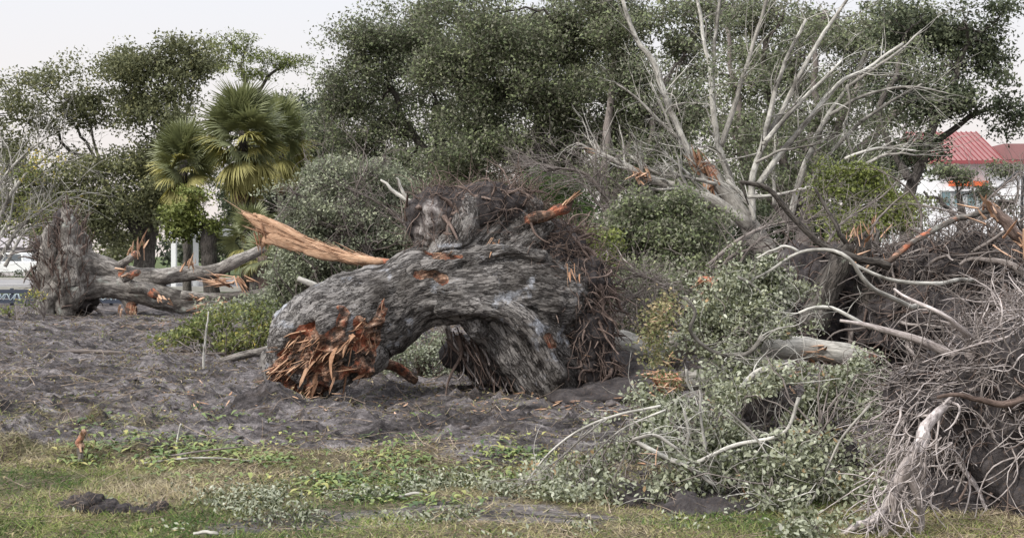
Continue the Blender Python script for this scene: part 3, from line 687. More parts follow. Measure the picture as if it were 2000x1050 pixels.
# ------------------------------------------------------------------ fused, displaced bodies (trunks, root plates)
import bmesh
def ico(sub):
    bm = bmesh.new(); bmesh.ops.create_icosphere(bm, subdivisions=sub, radius=1)
    V = np.array([v.co[:] for v in bm.verts]); F = np.array([[v.index for v in f.verts] for f in bm.faces]); bm.free(); return V, F
ICO3 = ico(3); ICO2 = ico(2)
def fuse(specs, balls, voxel, smooth=3):
    """specs: list of (pts(n,3), radii(n)) in metres; balls: (centre, radii3). returns V, F, bk"""
    mb = MB(); spine = []
    for pts, rad in specs:
        L = np.linalg.norm(np.diff(pts, axis=0), axis=1).sum(); K = max(4, int(L / .05))
        q = resample(np.concatenate([pts, np.asarray(rad)[:, None]], 1), K)
        tubes(mb, q[None, :, :3], q[None, :, 3], 20, cap=True)
        T, U, W = frames(q[None, :, :3]); s = np.concatenate([[0], np.cumsum(np.linalg.norm(np.diff(q[:, :3], axis=0), axis=1))]) + rng.random() * 9
        spine.append(np.concatenate([q, U[0], W[0], s[:, None], T[0]], 1))
        mb.add(ICO2[0] * q[0, 3] * .98 + q[0, :3], [ICO2[1]]); mb.add(ICO2[0] * q[-1, 3] * .98 + q[-1, :3], [ICO2[1]])
    for c, r in balls:
        mb.add(ICO3[0] * np.asarray(r) + np.asarray(c), [ICO3[1]])
    tmp = mb.build('tmp_body', [], None)
    md = tmp.modifiers.new('r', 'REMESH'); md.mode = 'VOXEL'; md.voxel_size = voxel; md.use_smooth_shade = True
    ms = tmp.modifiers.new('s', 'SMOOTH'); ms.iterations = smooth; ms.factor = .5
    dg = bpy.context.evaluated_depsgraph_get(); me = bpy.data.meshes.new_from_object(tmp.evaluated_get(dg))
    V = np.zeros(len(me.vertices) * 3, np.float32); me.vertices.foreach_get('co', V); V = V.reshape(-1, 3).astype(float)
    F = np.zeros(len(me.loops), np.int32); me.loops.foreach_get('vertex_index', F)
    tot = np.zeros(len(me.polygons), np.int32); me.polygons.foreach_get('loop_total', tot)
    st = np.zeros(len(me.polygons), np.int32); me.polygons.foreach_get('loop_start', st)
    Fq = F[st[tot == 4][:, None] + np.arange(4)]; Ft = F[st[tot == 3][:, None] + np.arange(3)]
    bpy.data.objects.remove(tmp); bpy.data.meshes.remove(me)
    bk = V.copy()
    if spine:
        sp = np.concatenate(spine)
        for a in range(0, len(V), 4000):
            v = V[a:a + 4000]; d = np.linalg.norm(v[:, None] - sp[None, :, :3], axis=2) - sp[None, :, 3]
            j = d.argmin(1); e_ = v - sp[j, :3]
            bk[a:a + 4000] = np.stack([(e_ * sp[j, 4:7]).sum(1), (e_ * sp[j, 7:10]).sum(1), sp[j, 10] + (e_ * sp[j, 11:14]).sum(1)], 1)
    return V, [Fq, Ft], bk
def vnormals(V, Fs):
    N = np.zeros_like(V)
    for F in Fs:
        if not len(F): continue
        n = np.cross(V[F[:, 1]] - V[F[:, 0]], V[F[:, 2]] - V[F[:, 0]])
        for k in range(F.shape[1]): np.add.at(N, F[:, k], n)
    return unit(N)
def barkdisp(bk, amp=.03, sc_=1.0, seed=0, twist=.6):
    a = bk[:, 2] * twist; x = bk[:, 0] * np.cos(a) - bk[:, 1] * np.sin(a); y = bk[:, 0] * np.sin(a) + bk[:, 1] * np.cos(a)
    q = np.stack([x * 9, y * 9, bk[:, 2] * 1.5], 1) * sc_
    q = q + fbm(q * .5, 2, seed + 5)[:, None] * .6
    r1 = ridge(q, 3, seed); r2 = fbm(np.stack([x * 26, y * 26, bk[:, 2] * 9], 1) * sc_, 3, seed + 3)
    big = fbm(np.stack([x * 2.4, y * 2.4, bk[:, 2] * .9], 1) * sc_, 2, seed + 8)
    return amp * (r1 * 1.0 + r2 * .45 + big * 1.6)
def pxy(V):                                                    # where a point sits seen square-on from the camera line
    return 1000 + V[:, 0] / V[:, 1] * S, HOR - (V[:, 2] - CH) / V[:, 1] * S
def segdist(px, py, pts):
    d = np.full(len(px), 1e9)
    for (x0, y0, r0), (x1, y1, r1) in zip(pts[:-1], pts[1:]):
        L2 = (x1 - x0) ** 2 + (y1 - y0) ** 2
        t = np.clip(((px - x0) * (x1 - x0) + (py - y0) * (y1 - y0)) / L2, 0, 1)
        d = np.minimum(d, np.hypot(px - x0 - t * (x1 - x0), py - y0 - t * (y1 - y0)) / (r0 + (r1 - r0) * t))
    return d
def body(name, mat, th, V, Fs, bk, msk=None, kind=None, label=None):
    me = rawmesh(name, V - np.array(th.location), Fs, {'bk': bk, 'rnd': np.full(len(V), .6), 'msk': np.zeros(len(V)) if msk is None else msk})
    me.materials.append(mat); o = bpy.data.objects.new(name, me); COL.objects.link(o); o.parent = th
    return tagp(o, label, None, None, kind)
def shards(th, P0, D, L, Wd, nparts=60, name='splinter', mat=None, spread=.25, flat=.35, curl=.05, rest='torn_wood', rnd=None):
    N = len(P0); mat = mat or M['torn']
    D = unit(D + rng.normal(size=(N, 3)) * spread)
    L = np.broadcast_to(L, (N,)) * rng.uniform(.5, 1.5, N); Wd = np.broadcast_to(Wd, (N,)) * rng.uniform(.5, 1.6, N)
    K = 6; p = wander(N, P0 - D * L[:, None] * .25, D, L * 1.25, K, curl)
    prof = np.array([1.0, 1.0, .95, .8, .5, .08])[None] * rng.uniform(.7, 1.3, (N, K))
    R = Wd[:, None] * prof
    o = np.argsort(-(L * Wd)); big = o[:nparts]; small = o[nparts:]
    for i in big:
        mb = MB(); tubes(mb, p[i:i+1], R[i:i+1], 4, cap=True, flat=flat, rnd=None if rnd is None else rng.uniform(*rnd)); mb.build(name, mat, th, smooth=False)
    if len(small):
        mb = MB(); tubes(mb, p[small], R[small], 4, cap=True, flat=flat, rnd=None if rnd is None else rng.uniform(*rnd, len(small))); mb.build(rest, mat, th, smooth=False, kind='stuff')

# ------------------------------------------------------------------ the great uprooted oak in the middle
Y0 = 13.9
th = thing('uprooted_oak', 'huge uprooted oak stump arching over the mud, torn orange wood at its left end', 'uprooted tree', (P(620, 780, Y0)[0], Y0, 0))
def sp(pts, Y=Y0):
    q = [(a[0], a[1], Y + (a[3] if len(a) > 3 else 0)) for a in pts]
    return PL(q), [a[2] * Y / S for a in pts]
specs = [
    sp([(592, 668, 66, -.35), (640, 648, 86, -.25), (700, 622, 82, -.1), (770, 590, 72), (850, 566, 66), (930, 560, 72), (1000, 560, 88, .1), (1075, 575, 92, .2)]),
    sp([(575, 640, 40, -.1), (630, 612, 46, 0), (700, 585, 50, .1), (790, 548, 46, .15), (880, 530, 50, .2)]),
    sp([(850, 545, 40, -.02), (905, 500, 38, -.02), (950, 458, 32, .0), (985, 420, 27, -.02), (1000, 388, 17, 0)]),
    sp([(880, 540, 48, .05), (940, 490, 44, .08), (995, 455, 30, .02), (1030, 425, 20, .0), (1045, 402, 12, 0)]),
    sp([(860, 520, 30, 0), (905, 470, 26, -.08), (925, 425, 20, -.12), (918, 392, 12, -.1)]),
    sp([(900, 545, 50, 0), (970, 510, 44, -.02), (1030, 470, 32, .0), (1065, 440, 20, .05)]),
    sp([(940, 550, 50, .05), (1010, 525, 46, .05), (1065, 500, 34, .1), (1095, 480, 22, .12)]),
    sp([(960, 565, 55, .0), (1030, 560, 50, -.03), (1085, 550, 40, .05), (1108, 540, 26, .1)]),
    sp([(960, 575, 60, .02), (1030, 600, 56, -.02), (1080, 625, 44, .02), (1110, 640, 30, .1)]),
    sp([(970, 585, 50, .0), (1030, 630, 52, -.04), (1075, 680, 44, -.0), (1108, 715, 30, .05)]),
    sp([(965, 590, 44, .02), (1015, 645, 46, -.06), (1055, 705, 42, -.06), (1085, 750, 34, 0), (1095, 778, 24, .05)]),
    sp([(950, 600, 38, .1), (985, 655, 36, .05), (1020, 715, 34, .05), (1055, 760, 26, .08), (1062, 780, 18, .1)]),
    sp([(930, 600, 34, .25), (965, 670, 26, .3), (1000, 735, 24, .3), (1040, 775, 18, .3)]),
    sp([(790, 552, 22, -.18), (860, 520, 20, -.26), (930, 500, 18, -.3), (1000, 490, 14, -.3), (1060, 500, 10, -.28)]),
    sp([(860, 600, 22, -.22), (930, 590, 20, -.3), (1000, 610, 20, -.38), (1050, 660, 18, -.4), (1090, 730, 14, -.35)]),
    sp([(930, 618, 26, -.05), (935, 640, 22, -.15)]),
    sp([(640, 690, 70, -.3), (590, 730, 50, -.4), (560, 765, 30, -.45)]), sp([(680, 670, 60, -.3), (700, 710, 34, -.35), (722, 690, 30, -.3)]),
    sp([(560, 690, 34, -.4), (545, 740, 26, -.5)]), sp([(640, 720, 44, -.35), (620, 765, 26, -.35)]),
]
V, Fs, bk = fuse(specs, [], .020, 9)
N = vnormals(V, Fs); px, py = pxy(V)
d = np.minimum.reduce([segdist(px, py, [(585, 745, 62), (600, 700, 52), (640, 655, 36), (668, 612, 15)]),
                       segdist(px, py, [(752, 592, 8), (738, 630, 12), (718, 668, 20), (712, 720, 16)]), segdist(px, py, [(650, 690, 44), (700, 700, 26)]),
                       segdist(px, py, [(700, 625, 10), (712, 650, 16)])])
d = d + .35 * fbm(V * 6, 3, 5)
torn = sm(1.15, .85, d) * (V[:, 1] < Y0 + .25) * sm(-.34, -.12, fbm(V * A(4, 4, 4), 3, 55))
hole = sm(1.2, .8, segdist(px, py, [(815, 537, 7), (845, 535, 9), (866, 545, 10)]) + .5 * fbm(V * 9, 2, 6)) * (V[:, 1] < Y0)
sc2 = sm(1.2, .8, np.minimum(segdist(px, py, [(1070, 660, 8), (1078, 672, 8)]), segdist(px, py, [(835, 503, 4), (900, 500, 4)])) + .5 * fbm(V * 9, 2, 7))
dsp = barkdisp(bk, .026) + .10 * fbm(V * 1.9, 2, 9) + .04 * fbm(V * 5.5, 3, 19) + .028 * ridge(np.stack([bk[:, 0] * 3.5, bk[:, 1] * 3.5, bk[:, 2] * .7], 1), 2, 29)
gr = np.stack([bk[:, 0] * 14, bk[:, 1] * 14, bk[:, 2] * 2.2], 1)
dt = .05 * ridge(gr * 1.2, 3, 44) + .10 * ridge(V * 3.6 + fbm(V * 3, 2, 46)[:, None], 3, 45) + .06 * fbm(V * 11, 3, 47) - .05
V = V + N * (dsp * (1 - torn) + dt * torn - .045 * hole - .02 * sc2)[:, None]
body('trunk', M['hero'], th, V, Fs, bk, np.maximum.reduce([torn, hole * .9, sc2]))
# torn end: hundreds of broken splinters lying along the grain
Nn = vnormals(V, Fs); px, py = pxy(V); tj = np.where((torn > .8) & (Nn[:, 1] < .3))[0]
ax = unit(A(-.72, -.12, -.55))
n = 200; j = tj[rng.integers(0, len(tj), n)]
shards(th, V[j] - Nn[j] * .02, ax + Nn[j] * .28 + rng.normal(size=(n, 3)) * .18, .17, .0115, 90, spread=.28, flat=.6, curl=.15, rnd=(0, .65))
n = 16; j = tj[rng.integers(0, len(tj), n)]; shards(th, V[j] - Nn[j] * .03, ax + Nn[j] * .2, .26, .034, 16, spread=.3, flat=.6, curl=.12, rnd=(.1, .6))
tl = tj[(px[tj] < 575) | (py[tj] > 745)]; n = 130; j = tl[rng.integers(0, len(tl), n)]
shards(th, V[j] - Nn[j] * .03, ax + Nn[j] * .4, .22, .013, 50, spread=.25, flat=.45, curl=.08, rnd=(0, .8))
# slab of bark standing proud above the tear, dark
# soil plate
th2 = th
def plate(th, balls, Y, voxel, amp, white=None, seed=0, name='root_plate', fs=1.0):
    bl = [(P(b[0], b[1], Y + b[4]), (b[2] * Y / S, b[5], b[3] * Y / S)) for b in balls]
    V, Fs, bk = fuse([], bl, voxel, 2); N = vnormals(V, Fs)
    V = V + N * (amp * (1.3 * fbm(V * 2.2 * fs, 3, seed + 61) + .7 * ridge(V * 5 * fs, 3, seed + 62) + .35 * fbm(V * 17 * fs, 3, seed + 63)))[:, None]
    px, py = pxy(V); mk = None
    if white: mk = sm(1.2, .7, segdist(px, py, white) + .6 * fbm(V * 6, 3, 64)) * .8
    k = body(name, M['soil'], th, V, Fs, V, mk)
    return V, N
Vp, Np = plate(th, [(915, 430, 118, 66, .40, .42), (862, 430, 62, 62, .25, .4), (950, 410, 86, 48, .15, .36), (1000, 430, 60, 60, .3, .4), (1070, 490, 74, 62, .38, .45), (1120, 560, 66, 70, .3, .4), (1138, 650, 52, 80, .25, .35), (1135, 730, 62, 50, .3, .4),
                   (960, 400, 70, 34, .4, .35)], Y0, .028, .10, [(845, 400, 14), (838, 450, 30), (830, 500, 24)])
def roots_on(th, V, N, sel, n, L, r, K, bias, curl, mat, mode='stuff', name='roots', out=.6, tang=1.0, rng_px=None, sides=3, grav=.05, rnd=(0, 1)):
    idx = np.where(sel)[0]
    j = idx[rng.integers(0, len(idx), n)]
    tdir = rng.normal(size=(n, 3)); tdir -= (tdir * N[j]).sum(1, keepdims=True) * N[j]
    D = unit(unit(tdir) * tang + N[j] * out + np.asarray(bias))
    Ls = np.asarray(L) * rng.uniform(.4, 1.4, n); p = wander(n, V[j] - N[j] * .03, D, Ls, K, curl, grav, np.asarray(bias) * .08)
    R = taper(n, K, r * np.clip(rng.lognormal(-.1, .42, n), .45, 2.6), .3)
    if mode == 'stuff':
        mb = MB(); tubes(mb, p, R, sides, rnd=rng.uniform(*rnd, n)); return mb.build(name, mat, th, kind='stuff')
    for i in range(n):
        mb = MB(); tubes(mb, p[i:i+1], R[i:i+1], 7, lump=.2); mb.build(name, mat, th)
px, py = pxy(Vp); front = Np[:, 1] < .4
roots_on(th, Vp, Np, front & (py < 520), 520, .45, .0055, 9, (.1, -.2, .05), .28, M['root'])
roots_on(th, Vp, Np, front & (px > 1040), 1100, .34, .0085, 8, (.15, -.3, -.5), .22, M['root'], out=.3, tang=.9)
roots_on(th, Vp, Np, (Np[:, 2] > .1) & (py < 480), 240, .36, .007, 9, (.3, -.1, .05), .28, M['root'], out=.4)
roots_on(th, Vp, Np, front & (py < 560), 52, .36, .026, 10, (.3, -.2, -.3), .12, M['root'], 'parts', 'root', out=.3)
roots_on(th, Vp, Np, front & (px > 1060) & (py > 480), 60, .5, .022, 12, (.1, -.2, -.6), .2, M['root'], 'parts', 'root', out=.35)
# hanging fluted roots inside the arch
V2, N2 = plate(th, [(900, 690, 40, 34, .7, .3), (950, 700, 50, 60, .75, .3), (1000, 735, 50, 40, .7, .3)], Y0, .03, .06, [(920, 680, 22), (960, 760, 20)], 7, 'root_wall')
q2 = PL([(880 + 9 * i, 655 + 2 * i, Y0 + .35) for i in range(14)])
P0 = q2[rng.integers(0, 14, 110)] + rng.normal(size=(110, 3)) * A(.06, .12, .06)
p = wander(110, P0, A(.35, -.15, -1), rng.uniform(.25, .75, 110), 10, .14, .02); 
for i in range(40): 
    mb = MB(); tubes(mb, p[i:i+1], taper(1, 10, rng.uniform(.012, .03), .4), 6, lump=.2); mb.build('root', M['proot'] if i % 3 else M['root'], th)
mb = MB(); tubes(mb, p[40:], taper(70, 10, .008, .4), 4); mb.build('roots', M['root'], th, kind='stuff')
# named big limbs: upper broken root with orange tip, salmon streaks
mb = MB(); limb(mb, [(990, 470, Y0 + .1), (1035, 430, Y0 - .1), (1075, 418, Y0 - .2), (1105, 402, Y0 - .2), (1122, 390, Y0 - .2)], rads=[16, 13, 11, 11, 4], m=[0, 0, .9, 1, 1], wob=.03)
mb.build('root', M['hero'], th, label='broken root with fresh orange tip')
P0 = PL([(1100, 400), (1110, 395)], Y0 - .25)[rng.integers(0, 2, 7)]; shards(th, P0, A(.7, 0, .55), .13, .017, 7, spread=.08, flat=.5)
for q_, dd, n_ in (((965, 480), A(-.4, -.1, -.7), 7), ((1118, 530), A(.1, -.1, -.8), 7), ((1070, 665), A(.4, -.2, -.6), 6), ((1150, 700), A(.6, 0, -.9), 8), ((870, 500), A(-.9, 0, -.3), 5), ((1185, 770), A(.5, -.3, -.2), 6), ((1165, 640), A(.1, -.1, -1), 5)):
    P0 = PL([q_], Y0 - (.3 if q_[1] < 560 else .05)) + rng.normal(size=(n_, 3)) * .05; shards(th, P0, dd, .13, .013, n_, spread=.3, flat=.4, rnd=(.1, .7))
# pale forked dead twig at the upper left of the plate
mb = MB(); limb(mb, [(822, 402), (795, 390), (765, 370), (742, 352)], Y0 + .3, 6, 2, wob=.02); limb(mb, [(795, 390), (782, 365), (775, 345)], Y0 + .3, 4, 1.5, wob=.02)
o = mb.build('dead_branch', M['pale']); tagp(o, 'pale forked dead stick poking left from the top of the root mound', 'branch')
# log lying left of torn end, behind
mb = MB(); limb(mb, [(430, 705), (490, 690), (540, 680), (600, 665)], 17.5, 7, 11, wob=.03); o = mb.build('thin_log', M['grey']); tagp(o, 'thin grey log on the mud left of the torn orange stump end', 'log')
mb = MB(); limb(mb, [(582, 543), (610, 556), (640, 573), (690, 600)], 17.0, 5, 11, wob=.03); o = mb.build('log', M['pale']); tagp(o, 'bluish white log sloping down behind the great trunk', 'log')
mb = MB(); limb(mb, [(735, 705), (780, 720), (815, 745)], 14.6, 12, 8, wob=.03, m=1.0); o = mb.build('broken_stick', M['hero']); tagp(o, 'short brown broken branch lying inside the arch of the great trunk', 'branch')

# ------------------------------------------------------------------ uprooted tree on the left, 33 m away
Yl = 33.0
th = thing('uprooted_oak', 'uprooted grey oak at the far left with its root plate standing upright', 'uprooted tree', (P(120, 610, Yl)[0], Yl, 0))
specs = [sp([(118, 585, 30), (150, 560, 30), (200, 553, 27), (260, 562, 25), (320, 582, 22), (380, 596, 18), (420, 604, 12)], Yl),
         sp([(120, 545, 30), (150, 520, 28), (195, 522, 22), (250, 538, 18), (300, 540, 15), (370, 534, 15)], Yl),
         sp([(135, 545, 32, -.3), (136, 490, 20, -.3), (134, 445, 13, -.25), (124, 408, 7, -.2)], Yl), sp([(110, 560, 26, -.3), (98, 510, 16, -.3), (92, 470, 10, -.25), (100, 445, 5, -.2)], Yl), sp([(118, 560, 28, -.35), (98, 590, 20, -.4), (92, 612, 14, -.4)], Yl), sp([(140, 570, 22, -.4), (128, 595, 18, -.45), (130, 612, 12, -.45)], Yl), sp([(105, 500, 20), (95, 560, 24), (110, 600, 22)], Yl), sp([(155, 520, 16), (160, 480, 12), (145, 440, 8)], Yl),
         sp([(245, 575, 14), (255, 592, 12), (258, 606, 11)], Yl)]
V, Fs, bk = fuse(specs, [], .045); N = vnormals(V, Fs)
px, py = pxy(V); mk = sm(1.3, .8, np.minimum(segdist(px, py, [(258, 600, 12), (258, 612, 12)]), segdist(px, py, [(235, 537, 5), (245, 538, 5)])))
rp = sm(200, 150, px)
V = V + N * (barkdisp(bk, .05, .5, 30) + rp * (.10 * ridge(np.stack([V[:, 0] * 4.5, V[:, 1] * 4.5, V[:, 2] * .7], 1), 3, 37) + .10 * fbm(V * 2.5, 3, 38)))[:, None]
Vt_, Nt_, rt_ = V, N, rp
body('trunk', M['grey'], th, V, Fs, bk, mk)
def part_limb(th, pts, Y, rads, mat, name='branch', m=None, wob=.04, label=None, sides=10):
    mb = MB(); limb(mb, pts, Y, rads=rads, m=m, wob=wob, sides=sides, lump=.18); return mb.build(name, mat, th, label=label)
part_limb(th, [(370, 534), (420, 528), (465, 508), (515, 484)], Yl, [16, 14, 12, 9], M['grey'])
part_limb(th, [(355, 575), (400, 578), (450, 578), (500, 572), (550, 556)], Yl - .8, [9, 8, 8, 8, 7], M['grey'])
part_limb(th, [(235, 518), (252, 505), (268, 492)], Yl - .3, [8, 7, 7], M['grey'], m=[0, 0, 1])
part_limb(th, [(255, 560), (290, 565), (308, 580)], Yl - .7, [14, 11, 8], M['grey'], m=[0, 0, 1])
part_limb(th, [(240, 545), (255, 538), (275, 530)], Yl - .8, [9, 8, 5], M['grey'], m=[0, .7, 1])
for q_, dd, n_, L_ in (((266, 492), A(.25, 0, 1), 9, .36), ((310, 582), A(.6, -.2, -.5), 8, .16), ((240, 538), A(.8, -.2, .2), 8, .2), ((372, 520), A(0, -.2, .8), 10, .22), ((258, 606), A(0, 0, -1), 8, .16),
                       ((440, 552), A(-1, -.1, .1), 20, .5), ((470, 545), A(.5, -.1, -.6), 10, .34), ((395, 603), A(.6, 0, .2), 20, .22), ((425, 598), A(.9, 0, .2), 12, .25), ((380, 575), A(-.7, -.1, .2), 8, .2)):
    P0 = PL([q_], Yl - .9) + rng.normal(size=(n_, 3)) * A(.12, .1, .07); shards(th, P0, dd, L_, .034, n_ // 2, spread=.22, flat=.5, rnd=(.1, 1))
Vp, Np = plate(th, [(104, 560, 30, 48, .5, .7), (112, 500, 32, 46, .6, .6), (120, 440, 17, 36, .4, .45), (86, 485, 16, 26, .4, .5), (150, 590, 34, 20, .3, .7)], Yl, .06, .12, None, 9)
roots_on(th, Vt_, Nt_, (rt_ > .6) & (Nt_[:, 1] < .4), 240, .55, .02, 8, (0, -.1, .6), .12, M['root'], out=.12, tang=.25)
roots_on(th, Vt_, Nt_, (rt_ > .6) & (Vt_[:, 2] > 1.6), 60, .45, .02, 7, (-.1, 0, .7), .16, M['root'], out=.3, tang=.4)
roots_on(th, Vp, Np, Np[:, 1] < .5, 190, .55, .018, 8, (-.2, -.3, -.2), .25, M['mid'], out=.5)
roots_on(th, Vp, Np, Np[:, 1] < .5, 26, .7, .035, 9, (-.1, -.2, -.6), .14, M['mid'], 'parts', 'root', out=.4)
# cracked and splintered limb
Ys = 20.4
th = thing('splintered_limb', 'long limb split open into bright orange splinters behind the great stump', 'broken limb', (P(600, 480, Ys)[0], Ys, 0))
spec2 = [sp([(745, 512, 5), (690, 502, 7), (640, 490, 10), (590, 474, 12), (545, 457, 12), (515, 442, 9), (492, 428, 5), (470, 413, 1.2)], Ys), sp([(620, 490, 8), (570, 478, 9), (530, 468, 8), (514, 472, 6), (512, 484, 3)], Ys - .05),
         sp([(590, 466, 7), (550, 445, 6), (520, 430, 4), (482, 410, 1)], Ys - .05), sp([(560, 466, 10), (530, 452, 8), (500, 446, 3)], Ys + .05), sp([(745, 512, 4), (700, 508, 7), (650, 500, 8), (600, 492, 5)], Ys - .1)]
V, Fs, bk = fuse(spec2, [], .028, 2); N = vnormals(V, Fs)
V = V + N * (.035 * ridge(np.stack([bk[:, 0] * 14, bk[:, 1] * 14, bk[:, 2] * 1.2], 1), 3, 77) + .02 * fbm(V * 7, 3, 78))[:, None]
body('split_wood', M['torn'], th, V, Fs, bk)
n = 110; j = rng.integers(0, len(V), n); shards(th, V[j], A(-.88, -.05, .38), .34, .012, 40, spread=.06, flat=.4, curl=.02, rnd=(.5, 1))
n = 10; p0 = PL([(514, 462)], Ys) + rng.normal(size=(n, 3)) * A(.07, .04, .1); shards(th, p0, A(.1, 0, -1), .22, .03, 10, spread=.2, rnd=(.2, .7))
part_limb(th, [(735, 510), (775, 522), (830, 570), (880, 680)], Ys, [9, 11, 12, 14], M['grey'], m=[1, .3, 0, 0])
# ------------------------------------------------------------------ fan of white branches (bare fallen tree)
Yw = 24.0
b = P(1545, 660, Yw)
th = thing('bare_fallen_tree', 'fallen tree whose bare white branches fan upward against the dark oaks', 'fallen tree', (b[0], Yw, 0))
part_limb(th, [(1570, 640), (1530, 560), (1490, 480), (1440, 405), (1400, 352), (1376, 322)], Yw, [26, 24, 21, 17, 15, 11], M['pale'], 'trunk', m=[0, 0, 0, 0, 0, .8], sides=12)
P0 = PL([(1372, 322), (1366, 330), (1385, 345)], Yw - .1)[rng.integers(0, 3, 26)] + rng.normal(size=(26, 3)) * .06; shards(th, P0, A(-.5, -.1, .75), .25, .04, 20, spread=.14, flat=.45, rnd=(.05, .55))
P0 = PL([(1382, 365)], Yw - .15) + rng.normal(size=(10, 3)) * .06; shards(th, P0, A(-.1, -.1, -1), .3, .035, 10, spread=.25, flat=.45, rnd=(.0, .5))
lines = [
    ([(1440, 440), (1400, 390), (1350, 305), (1325, 250), (1300, 190), (1280, 130), (1250, 85), (1225, 30), (1210, -25)], 12, 5),
    ([(1440, 400), (1425, 345), (1405, 290), (1393, 215), (1385, 130), (1372, 60), (1360, -20)], 11, 4, Yw + .4),
    ([(1408, 285), (1432, 215), (1452, 145), (1478, 70), (1505, -20)], 8, 4.5, Yw + .4),
    ([(1395, 220), (1394, 110), (1400, 50), (1408, -20)], 6, 4, Yw + .5),
    ([(1470, 420), (1470, 350), (1488, 285), (1502, 225), (1522, 155), (1548, 90), (1575, 40)], 10, 4, Yw - .3),
    ([(1488, 290), (1540, 190), (1582, 108), (1625, 40), (1660, -10)], 8, 4, Yw - .2),
    ([(1490, 282), (1550, 212), (1612, 150), (1645, 118)], 7, 3, Yw - .6),
    ([(1478, 365), (1530, 292), (1580, 232), (1640, 162), (1700, 130), (1765, 85)], 9, 4, Yw - .4),
    ([(1545, 420), (1562, 350), (1590, 280), (1618, 225), (1655, 170), (1690, 100)], 9, 4, Yw + .8),
    ([(1476, 318), (1520, 296), (1560, 288), (1592, 280)], 4, 2.5, Yw - .7),
    ([(1570, 375), (1620, 300), (1680, 240), (1740, 200), (1800, 165)], 7, 3, Yw + .5),
    ([(1328, 272), (1290, 238), (1250, 198), (1205, 165)], 5.5, 2.5, Yw - .3),
    ([(1318, 268), (1295, 215), (1270, 160)], 4, 2, Yw - .2),
    ([(1690, 320), (1725, 304), (1760, 300), (1800, 303)], 4.5, 2.5, Yw - 1), ([(1650, 310), (1700, 292), (1750, 290), (1790, 293)], 4.5, 3, Yw - .8),
    ([(1560, 400), (1600, 368), (1640, 340), (1690, 320)], 6, 4.5, Yw - 1), ([(1512, 400), (1512, 330), (1516, 250), (1508, 180)], 5, 3, Yw + .7),
    ([(1655, 165), (1660, 210), (1650, 250), (1665, 300)], 3.5, 2, Yw), ([(1440, 480), (1470, 450), (1465, 400), (1420, 350)], 7, 5, Yw - .8),
    ([(1460, 385), (1520, 380), (1590, 365), (1640, 362)], 5, 3, Yw - 1.1), ([(1620, 225), (1680, 190), (1760, 170), (1850, 180)], 5, 2.5, Yw + .2), ([(1655, 170), (1740, 110), (1800, 60)], 4.5, 2.5, Yw + .2)]
lines = [(l[0], l[1] * .74, l[2] * .7) + tuple(l[3:]) for l in lines]
bare_limbs(th, lines, Yw, M['pale'], 3.2, 1.0, 2, .26, .12)
C, L, rn = foliage([(1405, 130, 60, 60), (1330, 190, 50, 50), (1500, 190, 60, 60), (1480, 330, 50, 40), (1620, 150, 70, 50), (1700, 230, 80, 50), (1600, 330, 70, 40), (1250, 150, 50, 50), (1740, 110, 60, 40), (1560, 60, 60, 40), (1420, 40, 60, 40), (1800, 120, 60, 40), (1830, 200, 50, 30), (1540, 260, 50, 40), (1660, 60, 60, 40)], Yw + .6, .95, .062, .16, 9, -.1, seed=201)
mb = MB(); leafset(mb, L, .06, .5, .4, rn, tri=True); mb.build('leaves', M['oakleaf'], th, kind='stuff')
th = thing('broken_limb', 'long pale broken limb with orange cracks lying against the white tree', 'broken limb', (P(1300, 350, Yw - 1.5)[0], Yw - 1.5, 0))
bare_limbs(th, [([(1470, 445), (1400, 395), (1330, 368), (1258, 345)], 13, 8), ([(1258, 345), (1220, 322), (1180, 303), (1125, 281)], 8, 3),
                ([(1400, 360), (1340, 345), (1290, 340), (1230, 305)], 4, 2), ([(1350, 345), (1300, 300), (1280, 268)], 3, 1), ([(1380, 380), (1310, 310), (1260, 290)], 3, 1.2)], Yw - 1.5, M['pale'], 6, .8, 4, .4, .14)
P0 = PL([(1256, 345)], Yw - 1.65) + rng.normal(size=(14, 3)) * A(.08, .04, .05); shards(th, P0, A(-.9, -.1, .4), .17, .03, 14, spread=.6, flat=.45, rnd=(.4, 1))
P0 = PL([(1160, 296)], Yw - 1.6) + rng.normal(size=(4, 3)) * .03; shards(th, P0, A(-.9, 0, .3), .2, .02, 4, spread=.1, rnd=(.5, 1))

# ------------------------------------------------------------------ shrubs and fallen crowns in the middle distance
shrub('fallen_oak_crown', 'fallen crown with fine silvery leaves left of the root mound', 'fallen branch', 22.5,
      [(640, 380, 75, 52), (700, 340, 70, 30), (600, 430, 55, 50), (720, 430, 95, 55), (790, 400, 50, 60), (660, 490, 100, 50), (780, 480, 60, 50), (580, 520, 50, 40), (560, 560, 50, 40), (650, 330, 30, 15), (630, 570, 80, 40)],
      M['silver'], M['mid'], 5.0, .055, .17, 19, -.32, twn=70, kw={'seed': 81}, twr=.012)
bare_limbs(bpy.data.objects['fallen_oak_crown'], [([(600, 560), (650, 470), (700, 400), (650, 330)], 5, 1.5), ([(700, 560), (720, 480), (690, 400), (720, 320)], 5, 1.5), ([(760, 560), (700, 470), (600, 420), (560, 400)], 5, 1.5), ([(820, 520), (800, 450), (730, 390), (640, 350)], 4, 1)], 22, M['mid'], 9, 1.0, 5, .4)
th = shrub('feathery_bough', 'fallen bough with feathery bright green needles between mound and dark bush', 'fallen branch', 19.5,
      [(1080, 365, 40, 30), (1120, 370, 35, 35), (1090, 400, 50, 28), (1150, 430, 30, 30), (1050, 350, 18, 14)], M['pine'], M['mid'], 1.6, .11, .16, 10, -.3, twn=30, needle=True)
